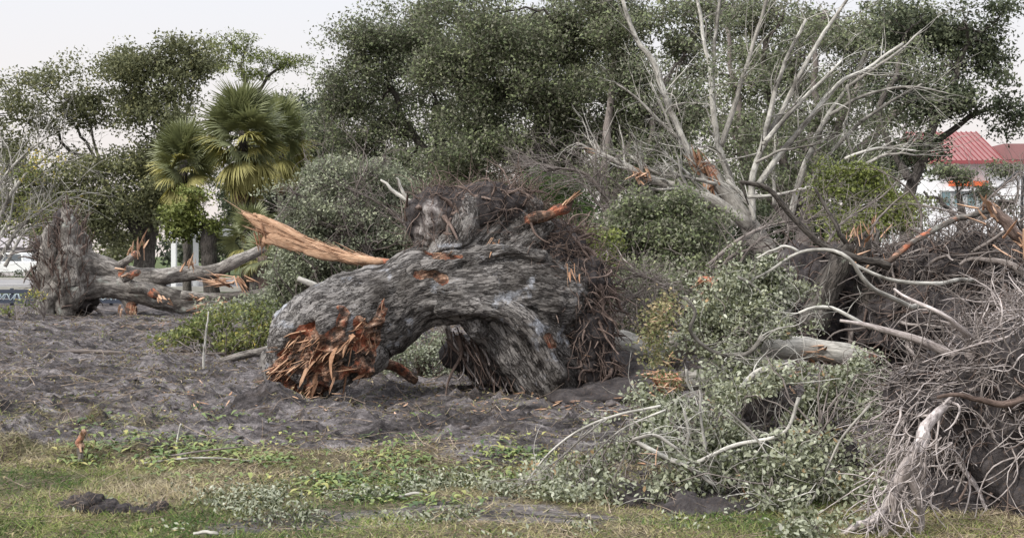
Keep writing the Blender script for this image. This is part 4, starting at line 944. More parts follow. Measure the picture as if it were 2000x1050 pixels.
bare_limbs(th, [([(1230, 440), (1190, 395), (1150, 345), (1110, 330), (1060, 335)], 5, 1.5), ([(1220, 450), (1170, 400), (1140, 360), (1080, 330)], 3, 1), ([(1200, 420), (1230, 380), (1180, 340)], 3, 1)], 19, M['mid'], 12, 1.2, 5, .3, .1, .04)
shrub('dark_bush', 'dark green bushy fallen crown below the long pale broken limb', 'fallen branch', 18.2,
      [(1290, 430, 85, 48), (1350, 470, 60, 55), (1230, 470, 55, 55), (1300, 500, 90, 50), (1180, 500, 45, 40), (1400, 500, 40, 30), (1260, 400, 50, 25), (1330, 400, 50, 25)], M['oakleaf'], M['mid'], 5.4, .055, .16, 18, -.3, twn=70, kw={'seed': 91})
shrub('bright_shrub', 'bright yellow-green leafy shrub in front of the white branches', 'shrub', 21,
      [(1720, 395, 62, 45), (1655, 365, 42, 38), (1765, 425, 35, 35), (1700, 345, 28, 26), (1680, 430, 60, 40), (1600, 390, 30, 30)], M['lime'], M['mid'], 4.0, .06, .15, 16, -.2, twn=60, kw={'seed': 95})
shrub('leafy_bush', 'small light green leafy bush just right of the great stump', 'shrub', 16.5,
      [(1120, 470, 40, 26), (1170, 500, 35, 26), (1130, 440, 30, 14), (1190, 470, 30, 20)], M['lime'], M['mid'], 3.2, .05, .13, 13, -.1, kw={'seed': 96})
shrub('fallen_oak_crown', 'grey twiggy heap in shade behind the right side of the great stump', 'fallen branch', 15.8,
      [(1230, 560, 50, 34), (1220, 600, 55, 45), (1290, 590, 60, 50), (1180, 570, 30, 40), (1330, 560, 60, 40), (1260, 640, 60, 30)], M['oakleaf'], M['mid'], 2.6, .05, .13, 9, -.1, twn=160, kw={'seed': 97}, twr=.01)
shrub('low_leafy_branch', 'yellow-green leafy branch lying on the mud left of the great stump', 'fallen branch', 20.2,
      [(410, 645, 60, 34), (470, 630, 50, 38), (350, 660, 40, 20), (440, 672, 70, 16), (510, 640, 30, 40)], M['yellow'], M['mid'], 3.2, .06, .16, 14, -.15, twn=50, kw={'seed': 98})
shrub('low_leafy_branch', 'dull grey-green branch resting below the pale limb, above the yellow-green one', 'fallen branch', 22.5,
      [(500, 600, 50, 26), (560, 600, 40, 30), (450, 600, 40, 16), (590, 580, 40, 30)], M['silver'], M['mid'], 3.0, .06, .16, 14, -.15, kw={'seed': 99})
shrub('low_leafy_branch', 'grey-green brush lying on the ground under the arch of the stump', 'fallen branch', 16.6,
      [(780, 705, 50, 28), (840, 720, 60, 30), (900, 725, 50, 34), (830, 680, 60, 22), (960, 740, 50, 25), (700, 740, 40, 14)], M['silver'], M['root'], 2.8, .05, .13, 13, -.15, kw={'seed': 101}, twn=80)
shrub('roadside_plant', 'small yellow-green plant at the foot of the left root plate', 'plant', 31,
      [(50, 592, 20, 14), (65, 580, 14, 12), (10, 605, 18, 5)], M['yellow'], M['mid'], 2.4, .08, .15, 12, -.2, kw={'seed': 102})
th = thing('young_palmetto', 'small palmetto with shaggy brown trunk behind the pale lower limb', 'palm tree', (P(515, 560, 36)[0], 36, 0))
mb = MB(); limb(mb, [(518, 607), (517, 550), (512, 500)], 36, rads=[12, 13, 10], sides=9, lump=.35); mb.build('trunk', M['root'], th)
for i in range(14):
    o = FR[('g', i % 3)].copy(); COL.objects.link(o); o.parent = th; o.location = (0, 0, P(0, 500, 36)[2]); o.scale = (.62,) * 3
    o.rotation_euler = (0, -math.radians(70 - i * 8), i * 2.4)

# ------------------------------------------------------------------ logs
def log(name, label, pts, Y, rads, mat, m=None, ends=(), cat='log'):
    pts3 = PL(pts, Y); th = thing(name, label, cat, (pts3[0][0], pts3[0][1], 0))
    mb = MB(); limb(mb, pts, Y, rads=rads, m=m, sides=14, lump=.16, wob=.03, K=26); mb.build('trunk', mat, th)
    for (q, dd, n, L_, w_) in ends:
        P0 = PL([q], Y - .1) + rng.normal(size=(n, 3)) * .07; shards(th, P0, dd, L_, w_, n // 2 + 1, spread=.4, flat=.4, rnd=(.1, 1))
    return th
log('fallen_log', 'pale smooth log running right from behind the great stump', [(1150, 640), (1200, 668), (1260, 682), (1300, 686)], 15.2, [22, 27, 26, 22], M['pale'], None, [((1190, 708), A(-.9, -.2, -.2), 9, .2, .02), ((1265, 705), A(.7, -.2, -.3), 8, .14, .02)])
log('fallen_log', 'thick pale log crossing inside the leafy pile toward the right roots', [(1300, 668), (1400, 672), (1500, 676), (1580, 680), (1650, 688), (1700, 700, 11.8)], 11.3, [22, 23, 24, 23, 21, 14], M['pale'], [0, 0, 0, .1, .4, .6],
    [((1600, 705), A(-.9, -.3, .1), 12, .16, .016), ((1545, 745), A(.2, -.3, -.8), 10, .10, .015), ((1310, 660), A(-.8, -.2, .6), 6, .10, .012)])
log('fallen_log', 'lower log with a broken orange end at the left of the leafy pile', [(1285, 748), (1330, 742), (1400, 738), (1480, 742)], 10.9, [18, 20, 20, 18], M['pale'], [1, .3, 0, 0], [((1290, 748), A(-.9, -.2, .2), 26, .12, .02)])
log('fallen_log', 'far pale log seen end on above the leafy pile', [(1365, 548), (1410, 549), (1460, 552)], 15.5, [9, 10, 9], M['pale'], [.9, .3, 0], [((1380, 560), A(-.7, -.2, -.3), 10, .14, .015)])
log('stump', 'dark torn upright stump with a jagged light brown top behind the pile', [(1688, 640), (1690, 560), (1684, 500), (1682, 455)], 13.0, [32, 26, 17, 13], M['dark'], [0, 0, .2, 1], [((1682, 470), A(0, -.1, 1), 12, .12, .017), ((1700, 520), A(0, -.3, 1), 5, .10, .014)], 'stump')
log('stump', 'dark leaning stump left of the jagged upright one', [(1585, 640), (1615, 570), (1640, 515), (1655, 480)], 12.8, [30, 28, 24, 14], M['dark'], [0, 0, 0, .7], [((1650, 500), A(.5, -.3, 1), 8, .12, .02)], 'stump')
log('stump', 'thin broken orange snag beside the jagged upright stump', [(1712, 520), (1710, 480), (1708, 440)], 13.6, [9, 8, 4], M['dark'], [0, .9, 1], [((1709, 460), A(0, -.1, 1), 10, .14, .014)], 'stump')
mb = MB(); limb(mb, [(1735, 512), (1790, 468), (1860, 432), (1935, 408)], 12.5, 6, 6, wob=.03, m=[1, .4, .5, 0]); o = mb.build('broken_branch', M['grey']); tagp(o, 'orange-brown broken branch slanting up in front of the white building', 'branch')
th = log('broken_branch', 'thick broken branch with peeled orange wood at the right edge', [(1925, 395), (1960, 430), (1985, 460), (2030, 500)], 11.5, [8, 12, 12, 13], M['root'], [1, .7, .2, 0], [((1935, 405), A(-.6, -.1, .7), 10, .12, .018), ((1990, 470), A(.3, -.2, -.8), 10, .16, .02)], 'branch')
mb = MB(); limb(mb, [(1445, 355), (1500, 368), (1548, 425), (1600, 475), (1665, 500), (1740, 520)], 11.8, 4, 8, wob=.03); limb(mb, [(1445, 355), (1462, 400)], 11.8, 2.5, 1.5); limb(mb, [(1590, 365), (1620, 420), (1650, 470)], 12.2, 3, 5, wob=.03)
o = mb.build('dark_branch', M['dark']); tagp(o, 'long dark curved branch arching up from the pile in front of the white tree', 'branch')
mb = MB(); limb(mb, [(1440, 560), (1500, 530), (1560, 492), (1625, 488), (1660, 512), (1700, 560, 11.3), (1760, 590, 11.6), (1830, 606, 12.1)], 11.2, 2, 5.5, wob=.03); limb(mb, [(1660, 512), (1740, 545, 11.4), (1830, 552, 11.6), (1900, 545, 12.2)], 11.3, 3, 4.5, wob=.03); limb(mb, [(1560, 492), (1530, 480), (1480, 500)], 11.2, 3, 2, wob=.03)
o = mb.build('fallen_branch', M['pale']); tagp(o, 'pale branch curling across the front of the two dark stumps', 'branch')

# ------------------------------------------------------------------ root plates on the right
th = thing('root_plate', 'dark uprooted root plate heaped behind the two stumps', 'uprooted tree', (P(1780, 600, 12.6)[0], 12.6, 0))
Vp, Np = plate(th, [(1560, 560, 70, 60, .9, .5), (1640, 550, 70, 60, 1.0, .5), (1780, 540, 90, 60, .8, .6), (1880, 560, 100, 90, .6, .6), (1960, 600, 90, 110, .2, .6), (1800, 640, 160, 90, .4, .7), (1620, 630, 90, 70, .9, .5), (1990, 520, 60, 50, .3, .6)], 12.6, .035, .16, None, 5)
px, py = pxy(Vp); fr = Np[:, 1] < .4
roots_on(th, Vp, Np, fr, 520, .5, .008, 9, (-.15, -.3, -.1), .28, M['root'], out=.5)
roots_on(th, Vp, Np, fr & (px > 1700) & (py < 620), 420, .6, .0075, 10, (-.1, -.3, .2), .26, M['mid'], out=.6)
roots_on(th, Vp, Np, fr & (px > 1650), 46, 1.0, .024, 12, (-.3, -.3, .05), .2, M['mid'], 'parts', 'root', out=.5)
roots_on(th, Vp, Np, (px > 1820) & (py < 540), 130, .6, .007, 10, (-.2, -.1, .5), .24, M['mid'], out=.6)
Yr = 7.6
th = thing('root_plate', 'massive near root plate of pale tangled roots over black soil at the right edge', 'uprooted tree', (P(1900, 1040, Yr)[0], Yr, 0))
Vp, Np = plate(th, [(1960, 900, 130, 150, .6, .42), (1850, 800, 110, 110, .8, .4), (2060, 760, 130, 160, .5, .5), (1990, 700, 120, 50, .9, .5), (1880, 1020, 170, 110, .55, .4), (2080, 1000, 150, 150, .3, .5), (1960, 1100, 260, 90, .5, .5), (2040, 650, 90, 60, 1.2, .5)], Yr, .022, .09, None, 12)
px, py = pxy(Vp); fr = Np[:, 1] < .5
roots_on(th, Vp, Np, fr & (py < 880), 900, .42, .0055, 11, (-.35, -.35, -.12), .30, M['proot'], out=.7, grav=.03)
roots_on(th, Vp, Np, (py < 760), 600, .45, .0055, 11, (-.45, -.25, .05), .3, M['mid'], out=.6, grav=.02)
roots_on(th, Vp, Np, fr & (px < 1880) & (py > 700), 620, .40, .0055, 10, (-.3, -.3, -.45), .28, M['proot'], out=.6, grav=.05)
roots_on(th, Vp, Np, fr, 600, .3, .006, 9, (-.1, -.3, -.3), .28, M['root'], out=.5)
roots_on(th, Vp, Np, fr & (py < 900), 70, .6, .011, 12, (-.35, -.35, -.2), .22, M['proot'], 'parts', 'root', out=.6)
part_limb(th, [(1850, 790, Yr + .35), (1815, 825, Yr - .1), (1792, 870, Yr - .35), (1762, 935, Yr - .4), (1735, 985, Yr - .35)], Yr, [9, 11, 14, 13, 8], M['proot'], 'root', wob=.02)
part_limb(th, [(1760, 935), (1720, 1000), (1650, 1035), (1580, 1052)], Yr - .4, [11, 9, 7, 4], M['proot'], 'root', wob=.03)
part_limb(th, [(1745, 960), (1745, 1010), (1700, 1060)], Yr - .45, [9, 7, 5], M['proot'], 'root', wob=.03)
part_limb(th, [(1770, 920), (1800, 990), (1790, 1060)], Yr - .4, [9, 7, 5], M['proot'], 'root', wob=.03)
part_limb(th, [(1640, 625), (1720, 640), (1810, 668), (1900, 700), (2020, 700)], Yr + .7, [3, 6, 9, 13, 16], M['proot'], 'root', wob=.03)
part_limb(th, [(1830, 775), (1880, 770), (1960, 790), (2030, 760)], Yr + .05, [3, 5, 7, 9], M['root'], 'root', wob=.03)
P0 = PL([(1760, 940), (1735, 985), (1790, 870)], Yr - .4)[rng.integers(0, 3, 130)] + rng.normal(size=(130, 3)) * A(.08, .06, .08)
p = wander(130, P0, A(-.5, -.3, -.6), rng.uniform(.15, .4, 130), 10, .3, .03); mb = MB(); tubes(mb, p, taper(130, 10, .0055, .4), 4); mb.build('root_hairs', M['proot'], th, kind='stuff')

# ------------------------------------------------------------------ big leafy pile in the right foreground
th = thing('leafy_branch_pile', 'large pile of cut oak branches with grey-green leaves in the right foreground', 'branch pile', (P(1480, 1000, 9.2)[0], 9.2, 0))
def LB(px, py, rx, ry, Y): return (px, py, rx, ry, Y - 9.2)
PLB = [LB(1480, 560, 70, 55, 11.6), LB(1400, 590, 70, 50, 11.2), LB(1330, 620, 50, 40, 10.9), LB(1540, 600, 60, 60, 11.8), LB(1340, 700, 75, 50, 10.2), LB(1430, 640, 90, 50, 10.9), LB(1330, 780, 70, 60, 9.7),
       LB(1420, 820, 110, 70, 9.3), LB(1540, 800, 80, 60, 9.5), LB(1640, 760, 90, 60, 9.4), LB(1690, 720, 60, 50, 9.7), LB(1300, 880, 90, 60, 8.7), LB(1200, 900, 80, 40, 8.8), LB(1100, 930, 90, 32, 8.7), LB(1030, 955, 70, 24, 8.5), LB(1430, 930, 120, 60, 8.3),
       LB(1570, 910, 110, 70, 8.3), LB(1660, 850, 70, 70, 8.6), LB(1600, 1000, 100, 45, 7.7), LB(1480, 690, 60, 45, 10.6), LB(1700, 930, 50, 50, 8.0), LB(1380, 990, 90, 24, 7.9), LB(1250, 960, 90, 20, 8.2), LB(1500, 540, 30, 40, 11.5), LB(1450, 1005, 130, 24, 7.6), LB(1620, 1030, 90, 18, 7.3), LB(1270, 985, 90, 18, 7.9), LB(1130, 965, 90, 16, 8.2), LB(1690, 820, 40, 50, 8.6), LB(1540, 1040, 90, 16, 7.0), LB(1350, 1025, 60, 10, 7.4)]
C, L, rn = foliage(PLB, 9.2, 5.6, .036, .085, 26, .0, gap=.8, shell=.3, seed=111, flatc=.8, clump=1.25)
z = gh(L[:, 0], L[:, 1]) + .02; k = L[:, 2] > z
pxl, pyl = pxy(L)
hole = segdist(pxl, pyl, [(1475, 810, 34), (1555, 765, 20)]) + .9 * fbm(L * 4, 3, 118) < .9
k &= ~hole; k &= (segdist(pxl, pyl, [(1505, 680, 20), (1640, 690, 24)]) > 1) | (L[:, 1] > 11.4)
k &= (pxl < 1745 + 30 * vn(L * 3, 4))
L = L[k]; rn = rn[k]; C = C[C[:, 2] > gh(C[:, 0], C[:, 1]) + .03]
lowf = fbm(L * .9, 2, 117)
rn = np.clip(rn + .38 * lowf, 0, 1)
mb = MB(); leafset(mb, L, .037, .50, .25, rn, six=True); mb.build('leaves', M['fall'], th, kind='stuff')
lines = [([(1560, 775), (1530, 845), (1435, 868), (1360, 902), (1310, 897), (1235, 858)], 3.5, 5, 8.3), ([(1310, 897), (1350, 915), (1395, 945)], 5, 3.5, 8.2), ([(1235, 858), (1280, 850), (1330, 880)], 4, 3, 8.2),
         ([(1430, 775), (1445, 760), (1480, 727), (1545, 712)], 5, 8, 9.6), ([(1338, 580), (1358, 610), (1350, 650), (1400, 688), (1455, 690), (1490, 655)], 3, 5, 10.1),
         ([(1330, 905), (1345, 850), (1335, 800)], 3, 3, 8.6), ([(1380, 890), (1372, 830), (1365, 760)], 3.5, 2, 8.6), ([(1290, 792), (1200, 812), (1130, 840), (1070, 885), (1035, 930), (1010, 980)], 3, 1.3, 8.6), ([(1180, 818), (1120, 870), (1060, 920), (960, 975)], 2.2, 1, 8.5),
         ([(1300, 800), (1210, 840), (1150, 900), (1100, 980)], 2.2, 1, 8.4), ([(1340, 720), (1350, 760), (1400, 800)], 3, 2, 9.4), ([(1700, 790), (1640, 860), (1600, 950), (1560, 1020)], 2.5, 2, 8.0), ([(1440, 540), (1475, 560), (1510, 600)], 3, 2, 11), ([(1420, 800), (1480, 860), (1530, 960)], 2.5, 2, 8.2),
         ([(1700, 640), (1620, 600), (1560, 610)], 4, 3, 10.5), ([(1620, 1040), (1540, 1010), (1500, 975)], 9, 6, 7.9)]
bare_limbs(th, lines, 9, M['pale'], 4, .8, 4, .3, .18)
st = PL([(1480, 900, 9.5), (1400, 700, 11), (1600, 850, 9), (1300, 900, 9), (1150, 930, 9), (1550, 1000, 8.2), (1500, 600, 12)])
t2 = C[rng.permutation(len(C))[:150]]; p2, _ = connect(t2, st, 10, .18); tw = MB(); tubes(tw, p2, taper(150, 10, .008, .35), 4)
t3 = C[rng.random(len(C)) < .5]; p3, _ = connect(t3, p2[:, 3:].reshape(-1, 3), 6, .2); tubes(tw, p3, taper(len(p3), 6, .0035, .4), 3); tw.build('twigs', M['mid'], th, kind='stuff')
j = rng.integers(0, len(C), 420); p4 = wander(420, C[j] + A(0, -.06, 0), rng.normal(size=(420, 3)) + A(-.2, -.6, .1), rng.uniform(.15, .5, 420), 8, .22, .02); tw = MB(); tubes(tw, p4, taper(420, 8, .0038, .4), 3); tw.build('bare_twigs', M['pale'], th, kind='stuff')
for q_, n_ in (((1320, 690), 3), ((1370, 790), 3), ((1290, 605), 5), ((1262, 880), 4), ((1440, 950), 2), ((1545, 735), 9), ((1300, 745), 8)):
    Yq = 10.2 if q_[1] < 800 else 8.3
    P0 = PL([q_], Yq - .35) + rng.normal(size=(n_, 3)) * A(.06, .04, .05); shards(th, P0, A(-.6, -.3, .2), .08, .008, n_ // 2, spread=.5, flat=.4, rnd=(.3, 1))
c_ = PL([(1285, 622), (1300, 600), (1275, 650), (1310, 745), (1280, 690)], 10.0)[rng.integers(0, 5, 1500)] + rng.normal(size=(1500, 3)) * A(.07, .1, .07)
mb = MB(); leafset(mb, c_, .035, .45, .3, np.clip(rng.normal(.75, .2, 1500), 0, 1)); mb.build('dry_leaves', M['litter'], th, kind='stuff')
# soil mound below the pile
th = thing('soil_mound', 'dark soil mound under the front of the leafy pile', 'soil', (P(1450, 1020, 8.4)[0], 8.4, 0))
plate(th, [(1370, 1000, 60, 14, -.55, .2), (1440, 1004, 50, 12, -.5, .2), (1440, 985, 140, 36, .1, .4), (1300, 985, 80, 22, -.2, .3), (1250, 975, 50, 16, -.2, .2), (1560, 900, 130, 90, 1.3, .5), (1500, 780, 60, 80, 2.6, .5), (1400, 900, 130, 60, 1.4, .5), (1620, 1030, 120, 40, -.1, .35)], 8.4, .02, .06, None, 14, 'soil', 2.5)
th = thing('soil_mound', 'low dark soil mound on the ground right of the great stump', 'soil', (P(1230, 790, 13.5)[0], 13.5, 0))
plate(th, [(1200, 770, 80, 26, .2, .5), (1270, 750, 70, 40, .8, .6), (1130, 780, 60, 14, 0, .4), (1210, 720, 60, 40, 1.6, .6)], 13.5, .04, .06, None, 16, 'soil')
th = thing('soil_mound', 'long clod of black soil with dead roots lying on the grass at lower left', 'soil', (P(250, 1000, 8.0)[0], 8.0, 0))
Vp, Np = plate(th, [(150, 988, 26, 16, .1, .1), (178, 985, 22, 18, 0, .1), (205, 994, 24, 14, 0, .12), (238, 1000, 30, 12, 0, .12), (272, 1003, 24, 15, 0, .12), (300, 1003, 24, 19, 0, .12), (335, 1010, 30, 9, -.05, .1), (375, 1013, 30, 7, -.05, .09), (415, 1017, 34, 5, -.05, .08), (130, 996, 24, 8, .1, .1)], 8.0, .008, .03, None, 18, 'soil', 4.0)
px, py = pxy(Vp); roots_on(th, Vp, Np, (Np[:, 2] > -.2) & ((px < 180) | ((px > 250) & (px < 330))), 520, .11, .0022, 6, (0, -.2, 0), .4, M['straw'], out=.6)
# brush between the great stump and the pile
# small things standing in the foreground
def stick(label, pts, Y, rads, mat, m=None, name='stick', cat='stick'):
    mb = MB(); limb(mb, pts, Y, rads=rads, m=m, wob=.006, sides=7, lump=.15); o = mb.build(name, mat)
    return tagp(o, label, cat)
th = log('snapped_sapling', 'short snapped orange-topped sapling standing upright at the lower left', [(156, 902), (157, 880), (155, 862), (158, 845)], 9.65, [5, 6, 7, 5], M['grey'], [.3, .1, .8, 1], [((158, 852), A(0, 0, 1), 8, .05, .007)], 'stump')
stick('thin pale stake leaning right of the snapped sapling', [(344, 875), (348, 850), (353, 826)], 10.3, [2.4, 2.2, 1.8], M['pale'])
stick('thin bare pale sapling standing in front of the yellow-green branch', [(398, 725), (398, 690), (402, 655), (408, 608)], 17.0, [3, 2.4, 2, 1.2], M['pale'])
stick('small orange broken stick lying on the mud below the sapling', [(408, 765), (430, 769), (452, 771)], 14.6, [2.5, 3, 1.5], M['torn'])
stick('short white stick stuck upright in the mud by the berm', [(707, 838), (708, 820)], 11.4, [2, 1.8], M['pale'])
stick('pale blue-grey stick lying in the grass at the bottom', [(378, 1041), (405, 1038), (428, 1042)], 7.1, [3, 4, 3], M['pale'])
stick('pale forked stick in the grass below centre', [(775, 972), (810, 962), (838, 966)], 8.3, [3, 3, 1.5], M['pale'])
stick('long thin grey branch lying across the mud below the left uprooted tree', [(60, 690), (160, 686), (300, 692), (440, 690)], 19.8, [2, 4, 4, 3], M['mid'])
stick('second thin branch on the mud just beneath the longer one', [(20, 726), (90, 716), (170, 700)], 18.2, [3, 3, 2], M['mid'])
stick('grey twig lying over the weeds right of the snapped sapling', [(205, 905), (260, 898), (330, 890), (410, 878), (470, 872)], 9.9, [3.5, 3, 2.5, 2, 1.2], M['mid'])
stick('paler twig crossing the grey one over the weeds', [(215, 915), (300, 902), (400, 893), (500, 900)], 9.7, [2.5, 2.5, 2, 1], M['pale'])

# ------------------------------------------------------------------ scattered debris, grass, weeds
def on_ground(n, x0, x1, y0, y1, pw=1.0):
    y = y0 + (y1 - y0) * rng.random(n) ** pw; x = rng.uniform(-1, 1, n) * (y * .45 + .3); return x, y
n = 9000; x, y = on_ground(n, 0, 0, 6.2, 32, 1.5); cl = fbm(xy3(x, y, .6), 3, 131) + .15 > rng.random(n) * .9 - .25; x, y = x[cl], y[cl]; n = len(x)
st = np.stack([x, y, gh(x, y) + .012], 1); a = rng.random(n) * 6.28
p = wander(n, st, np.stack([np.cos(a), np.sin(a), rng.uniform(-.05, .18, n)], 1), rng.uniform(.08, .45, n) * (.6 + y / 25), 6, .14, .0)
p[:, :, 2] = np.maximum(p[:, :, 2], gh(p[:, :, 0], p[:, :, 1]) + .004)
mb = MB(); tubes(mb, p, taper(n, 6, 1, .4) * (rng.uniform(.0014, .0042, n) * (.6 + y / 18))[:, None], 3); mb.build('twig_litter', M['straw'], kind='stuff')
n = 80000; x, y = on_ground(n, 0, 0, 6.2, 33, 1.5); k = fbm(xy3(x, y, .9), 3, 133) + .25 > rng.random(n) * .8 - .2; x, y = x[k], y[k]
mb = MB(); leafset(mb, np.stack([x, y, gh(x, y) + .012], 1), .026 * (.55 + y / 20), .5, .8, None, tri=True); mb.build('leaf_litter', M['litter'], kind='stuff')
n = 2400; x, y = on_ground(n, 0, 0, 10.5, 31, 1.3); k = vn(xy3(x, y, 1.1), 137) > .05; x, y = x[k], y[k]; n = len(x); mb = MB()
r_ = (.008 + .035 * rng.random(n) ** 4) * (.6 + y / 20); rv = unit(ICO1V := np.array(ico(1)[0])); F1 = ico(1)[1]
Vc = rv[None] * (1 + .35 * fbm(rv[None] * 2 + rng.random((n, 1, 3)) * 40, 2, 135))[..., None] * r_[:, None, None] * A(1.3, 1.1, .6) + np.stack([x, y, gh(x, y) + r_ * .15], 1)[:, None]
mb.add(Vc.reshape(-1, 3), [(np.arange(n)[:, None, None] * len(rv) + F1[None]).reshape(-1, 3)]); mb.build('mud_clods', M['clod'], kind='stuff')
n = 420; cpt = np.array([[P(q[0], q[1], CH * S / (q[1] - HOR)), ][0] for q in [(560, 795), (640, 800), (1100, 800), (1160, 790), (500, 775), (300, 640), (720, 790), (1130, 810), (230, 640), (1210, 800)]])[rng.integers(0, 10, n)]
cpt = cpt + rng.normal(size=(n, 3)) * A(.7, .5, 0); cpt[:, 2] = gh(cpt[:, 0], cpt[:, 1]) + .012; d_ = rng.normal(size=(n, 3)) * A(1, 1, .15)
pc = wander(n, cpt, d_, rng.uniform(.03, .14, n), 4, .1); mb = MB(); tubes(mb, pc, np.array([.6, 1, .8, .15])[None] * rng.uniform(.006, .016, (n, 1)), 4, cap=True, flat=.4, rnd=rng.uniform(.1, 1, n)); mb.build('wood_chips', M['torn'], kind='stuff', smooth=False)
def blades(name, n, y0, y1, hgt, wd, lean, tone, mat, filt, pw=1.2, seed=0):
    x, y = on_ground(n, 0, 0, y0, y1, pw); k = filt(x, y); x, y = x[k], y[k]; n = len(x)
    a = rng.random(n) * 6.28; b = rng.random(n) * 6.28; h = hgt * rng.uniform(.4, 1.4, n) * (.75 + .035 * y)
    W = wd * rng.uniform(.6, 1.3, n) * (.5 + y / 18)
    base = np.stack([x, y, gh(x, y) - .003], 1); s = np.stack([np.cos(a), np.sin(a), 0 * a], 1); l = np.stack([np.cos(b), np.sin(b), 0 * b], 1)
    ln = lean * rng.uniform(.3, 1.5, n)
    d = unit(l * ln[:, None] + A(0, 0, 1)); mid = base + d * (h * .55)[:, None]; tip = base + d * h[:, None] + l * (h * ln * .45)[:, None] - A(0, 0, 1) * (h * .12 * ln)[:, None]
    tip[:, 2] = np.maximum(tip[:, 2], base[:, 2] + .004)
    V = np.stack([base - s * W[:, None], base + s * W[:, None], tip], 1)
    mb = MB(); mb.add(V.reshape(-1, 3), [np.arange(n * 3).reshape(-1, 3)], None, np.repeat(np.clip(tone(x, y) + rng.normal(0, .26, n), 0, 1), 3))
    return mb.build(name, mat, kind='stuff')
def tone(x, y):
    g = fbm(xy3(x, y, .8), 3, 141) * .8 + .5 * fbm(xy3(x, y, 4), 2, 142) + .25 * sm(.3, -.6, x * .6 + (y - 7.3))          # greener towards the near left corner
    return .58 - 1.1 * g
blades('grass', 190000, 6.0, 11.6, .06, .0038, 1.6, tone, M['drygrass'], lambda x, y: rng.random(len(x)) < grassy(x, y) * (.35 + .65 * sm(-.3, .25, fbm(xy3(x, y, 1.1), 3, 143))), 1.0)
blades('dry_thatch', 90000, 6.0, 12.5, .06, .0032, 5.0, lambda x, y: .82 + 0 * x, M['drygrass'], lambda x, y: rng.random(len(x)) < grassy(x, y) * .9, 1.0)
blades('sparse_grass', 60000, 11, 33, .07, .0045, 1.6, lambda x, y: .42 + 0 * x, M['drygrass'], lambda x, y: rng.random(len(x)) < .9 * grassy(x, y) * (fbm(xy3(x, y, 1.4), 3, 145) > .0) + .004, 1.4)
# broad-leaved weeds along the edge of the mud
def weeds(name, label, ctr, n, mat, L=.085, hh=.09):
    px_, py_ = ctr; c = P(px_, py_, CH * S / (py_ - HOR)); c[2] = float(gh(c[0], c[1]))
    th = thing(name, label, 'weed patch', c)
weed_c = []
for i in range(760):
    pxw = rng.uniform(150, 1100); pyw = 876 + 10 * math.sin(pxw / 90) + rng.normal() * 26 + (24 if pxw > 600 else 8)
    if pxw > 600 and rng.random() < .4: pyw += 45
    if fbm(A(pxw / 60, pyw / 16, 0)[None], 3, 151)[0] > rng.uniform(-.05, .4): weed_c.append((pxw, pyw))
nl = 9; wc = np.array([P(a, b_, CH * S / (b_ - HOR)) for a, b_ in weed_c]); wc[:, 2] = gh(wc[:, 0], wc[:, 1])
cc = np.repeat(wc, nl, 0); n = len(cc); a = rng.random(n) * 6.28
d = unit(np.stack([np.cos(a), np.sin(a), rng.uniform(.2, 1.5, n)], 1)); st = cc + rng.normal(size=(n, 3)) * A(.13, .10, 0)
Lw = rng.uniform(.06, .14, n)
tt = np.linspace(0, 1, 5); sd_ = unit(np.cross(d, A(0, 0, 1)))
sp_ = st[:, None] + d[:, None] * (Lw[:, None] * tt)[..., None] - A(0, 0, 1) * (Lw[:, None] * .55 * tt ** 2)[..., None] + A(0, 0, .015)
wd_ = np.array([.15, .7, 1, .75, .05])[None] * .016 * rng.uniform(.5, 1.3, (n, 1))
V = np.concatenate([sp_ - sd_[:, None] * wd_[..., None], sp_ + sd_[:, None] * wd_[..., None]], 1); i = np.arange(n)[:, None, None] * 10; j = np.arange(4)[None, :, None]
F = (i + np.concatenate([j, j + 1, j + 6, j + 5], 2)).reshape(-1, 4); mb = MB(); mb.add(V.reshape(-1, 3), [F], None, np.repeat(np.clip(np.repeat(rng.normal(.45, .25, len(wc)), nl) + rng.normal(0, .12, n), 0, 1), 10))
M['weed'] = leafmat('weed_leaves', [(0, (.05, .09, .03)), (.4, (.13, .19, .06)), (.75, (.27, .31, .10)), (1, (.42, .38, .14))], None, .5, .4)
mb.build('weeds', M['weed'], kind='stuff')
# grey leaf mat fallen from the pile onto the grass
x = rng.normal(size=16000); y_ = rng.normal(size=16000); c0 = np.array([P(q[0], q[1], CH * S / (q[1] - HOR)) for q in [(820, 960), (900, 990), (1000, 1010), (620, 985), (700, 975), (1100, 1000), (1180, 1030), (560, 960), (860, 935), (980, 950)]])[rng.integers(0, 10, 16000)]
x = c0[:, 0] + x * .55; y_ = c0[:, 1] + y_ * .34; k = (fbm(xy3(x, y_, 3), 3, 161) > .12); x, y_ = x[k], y_[k]
mb = MB(); leafset(mb, np.stack([x, y_, gh(x, y_) + .01 + rng.random(len(x)) ** 2 * .07], 1), .032, .45, .3, rng.random(len(x)) * .5); mb.build('fallen_leaves', M['fall'], kind='stuff')
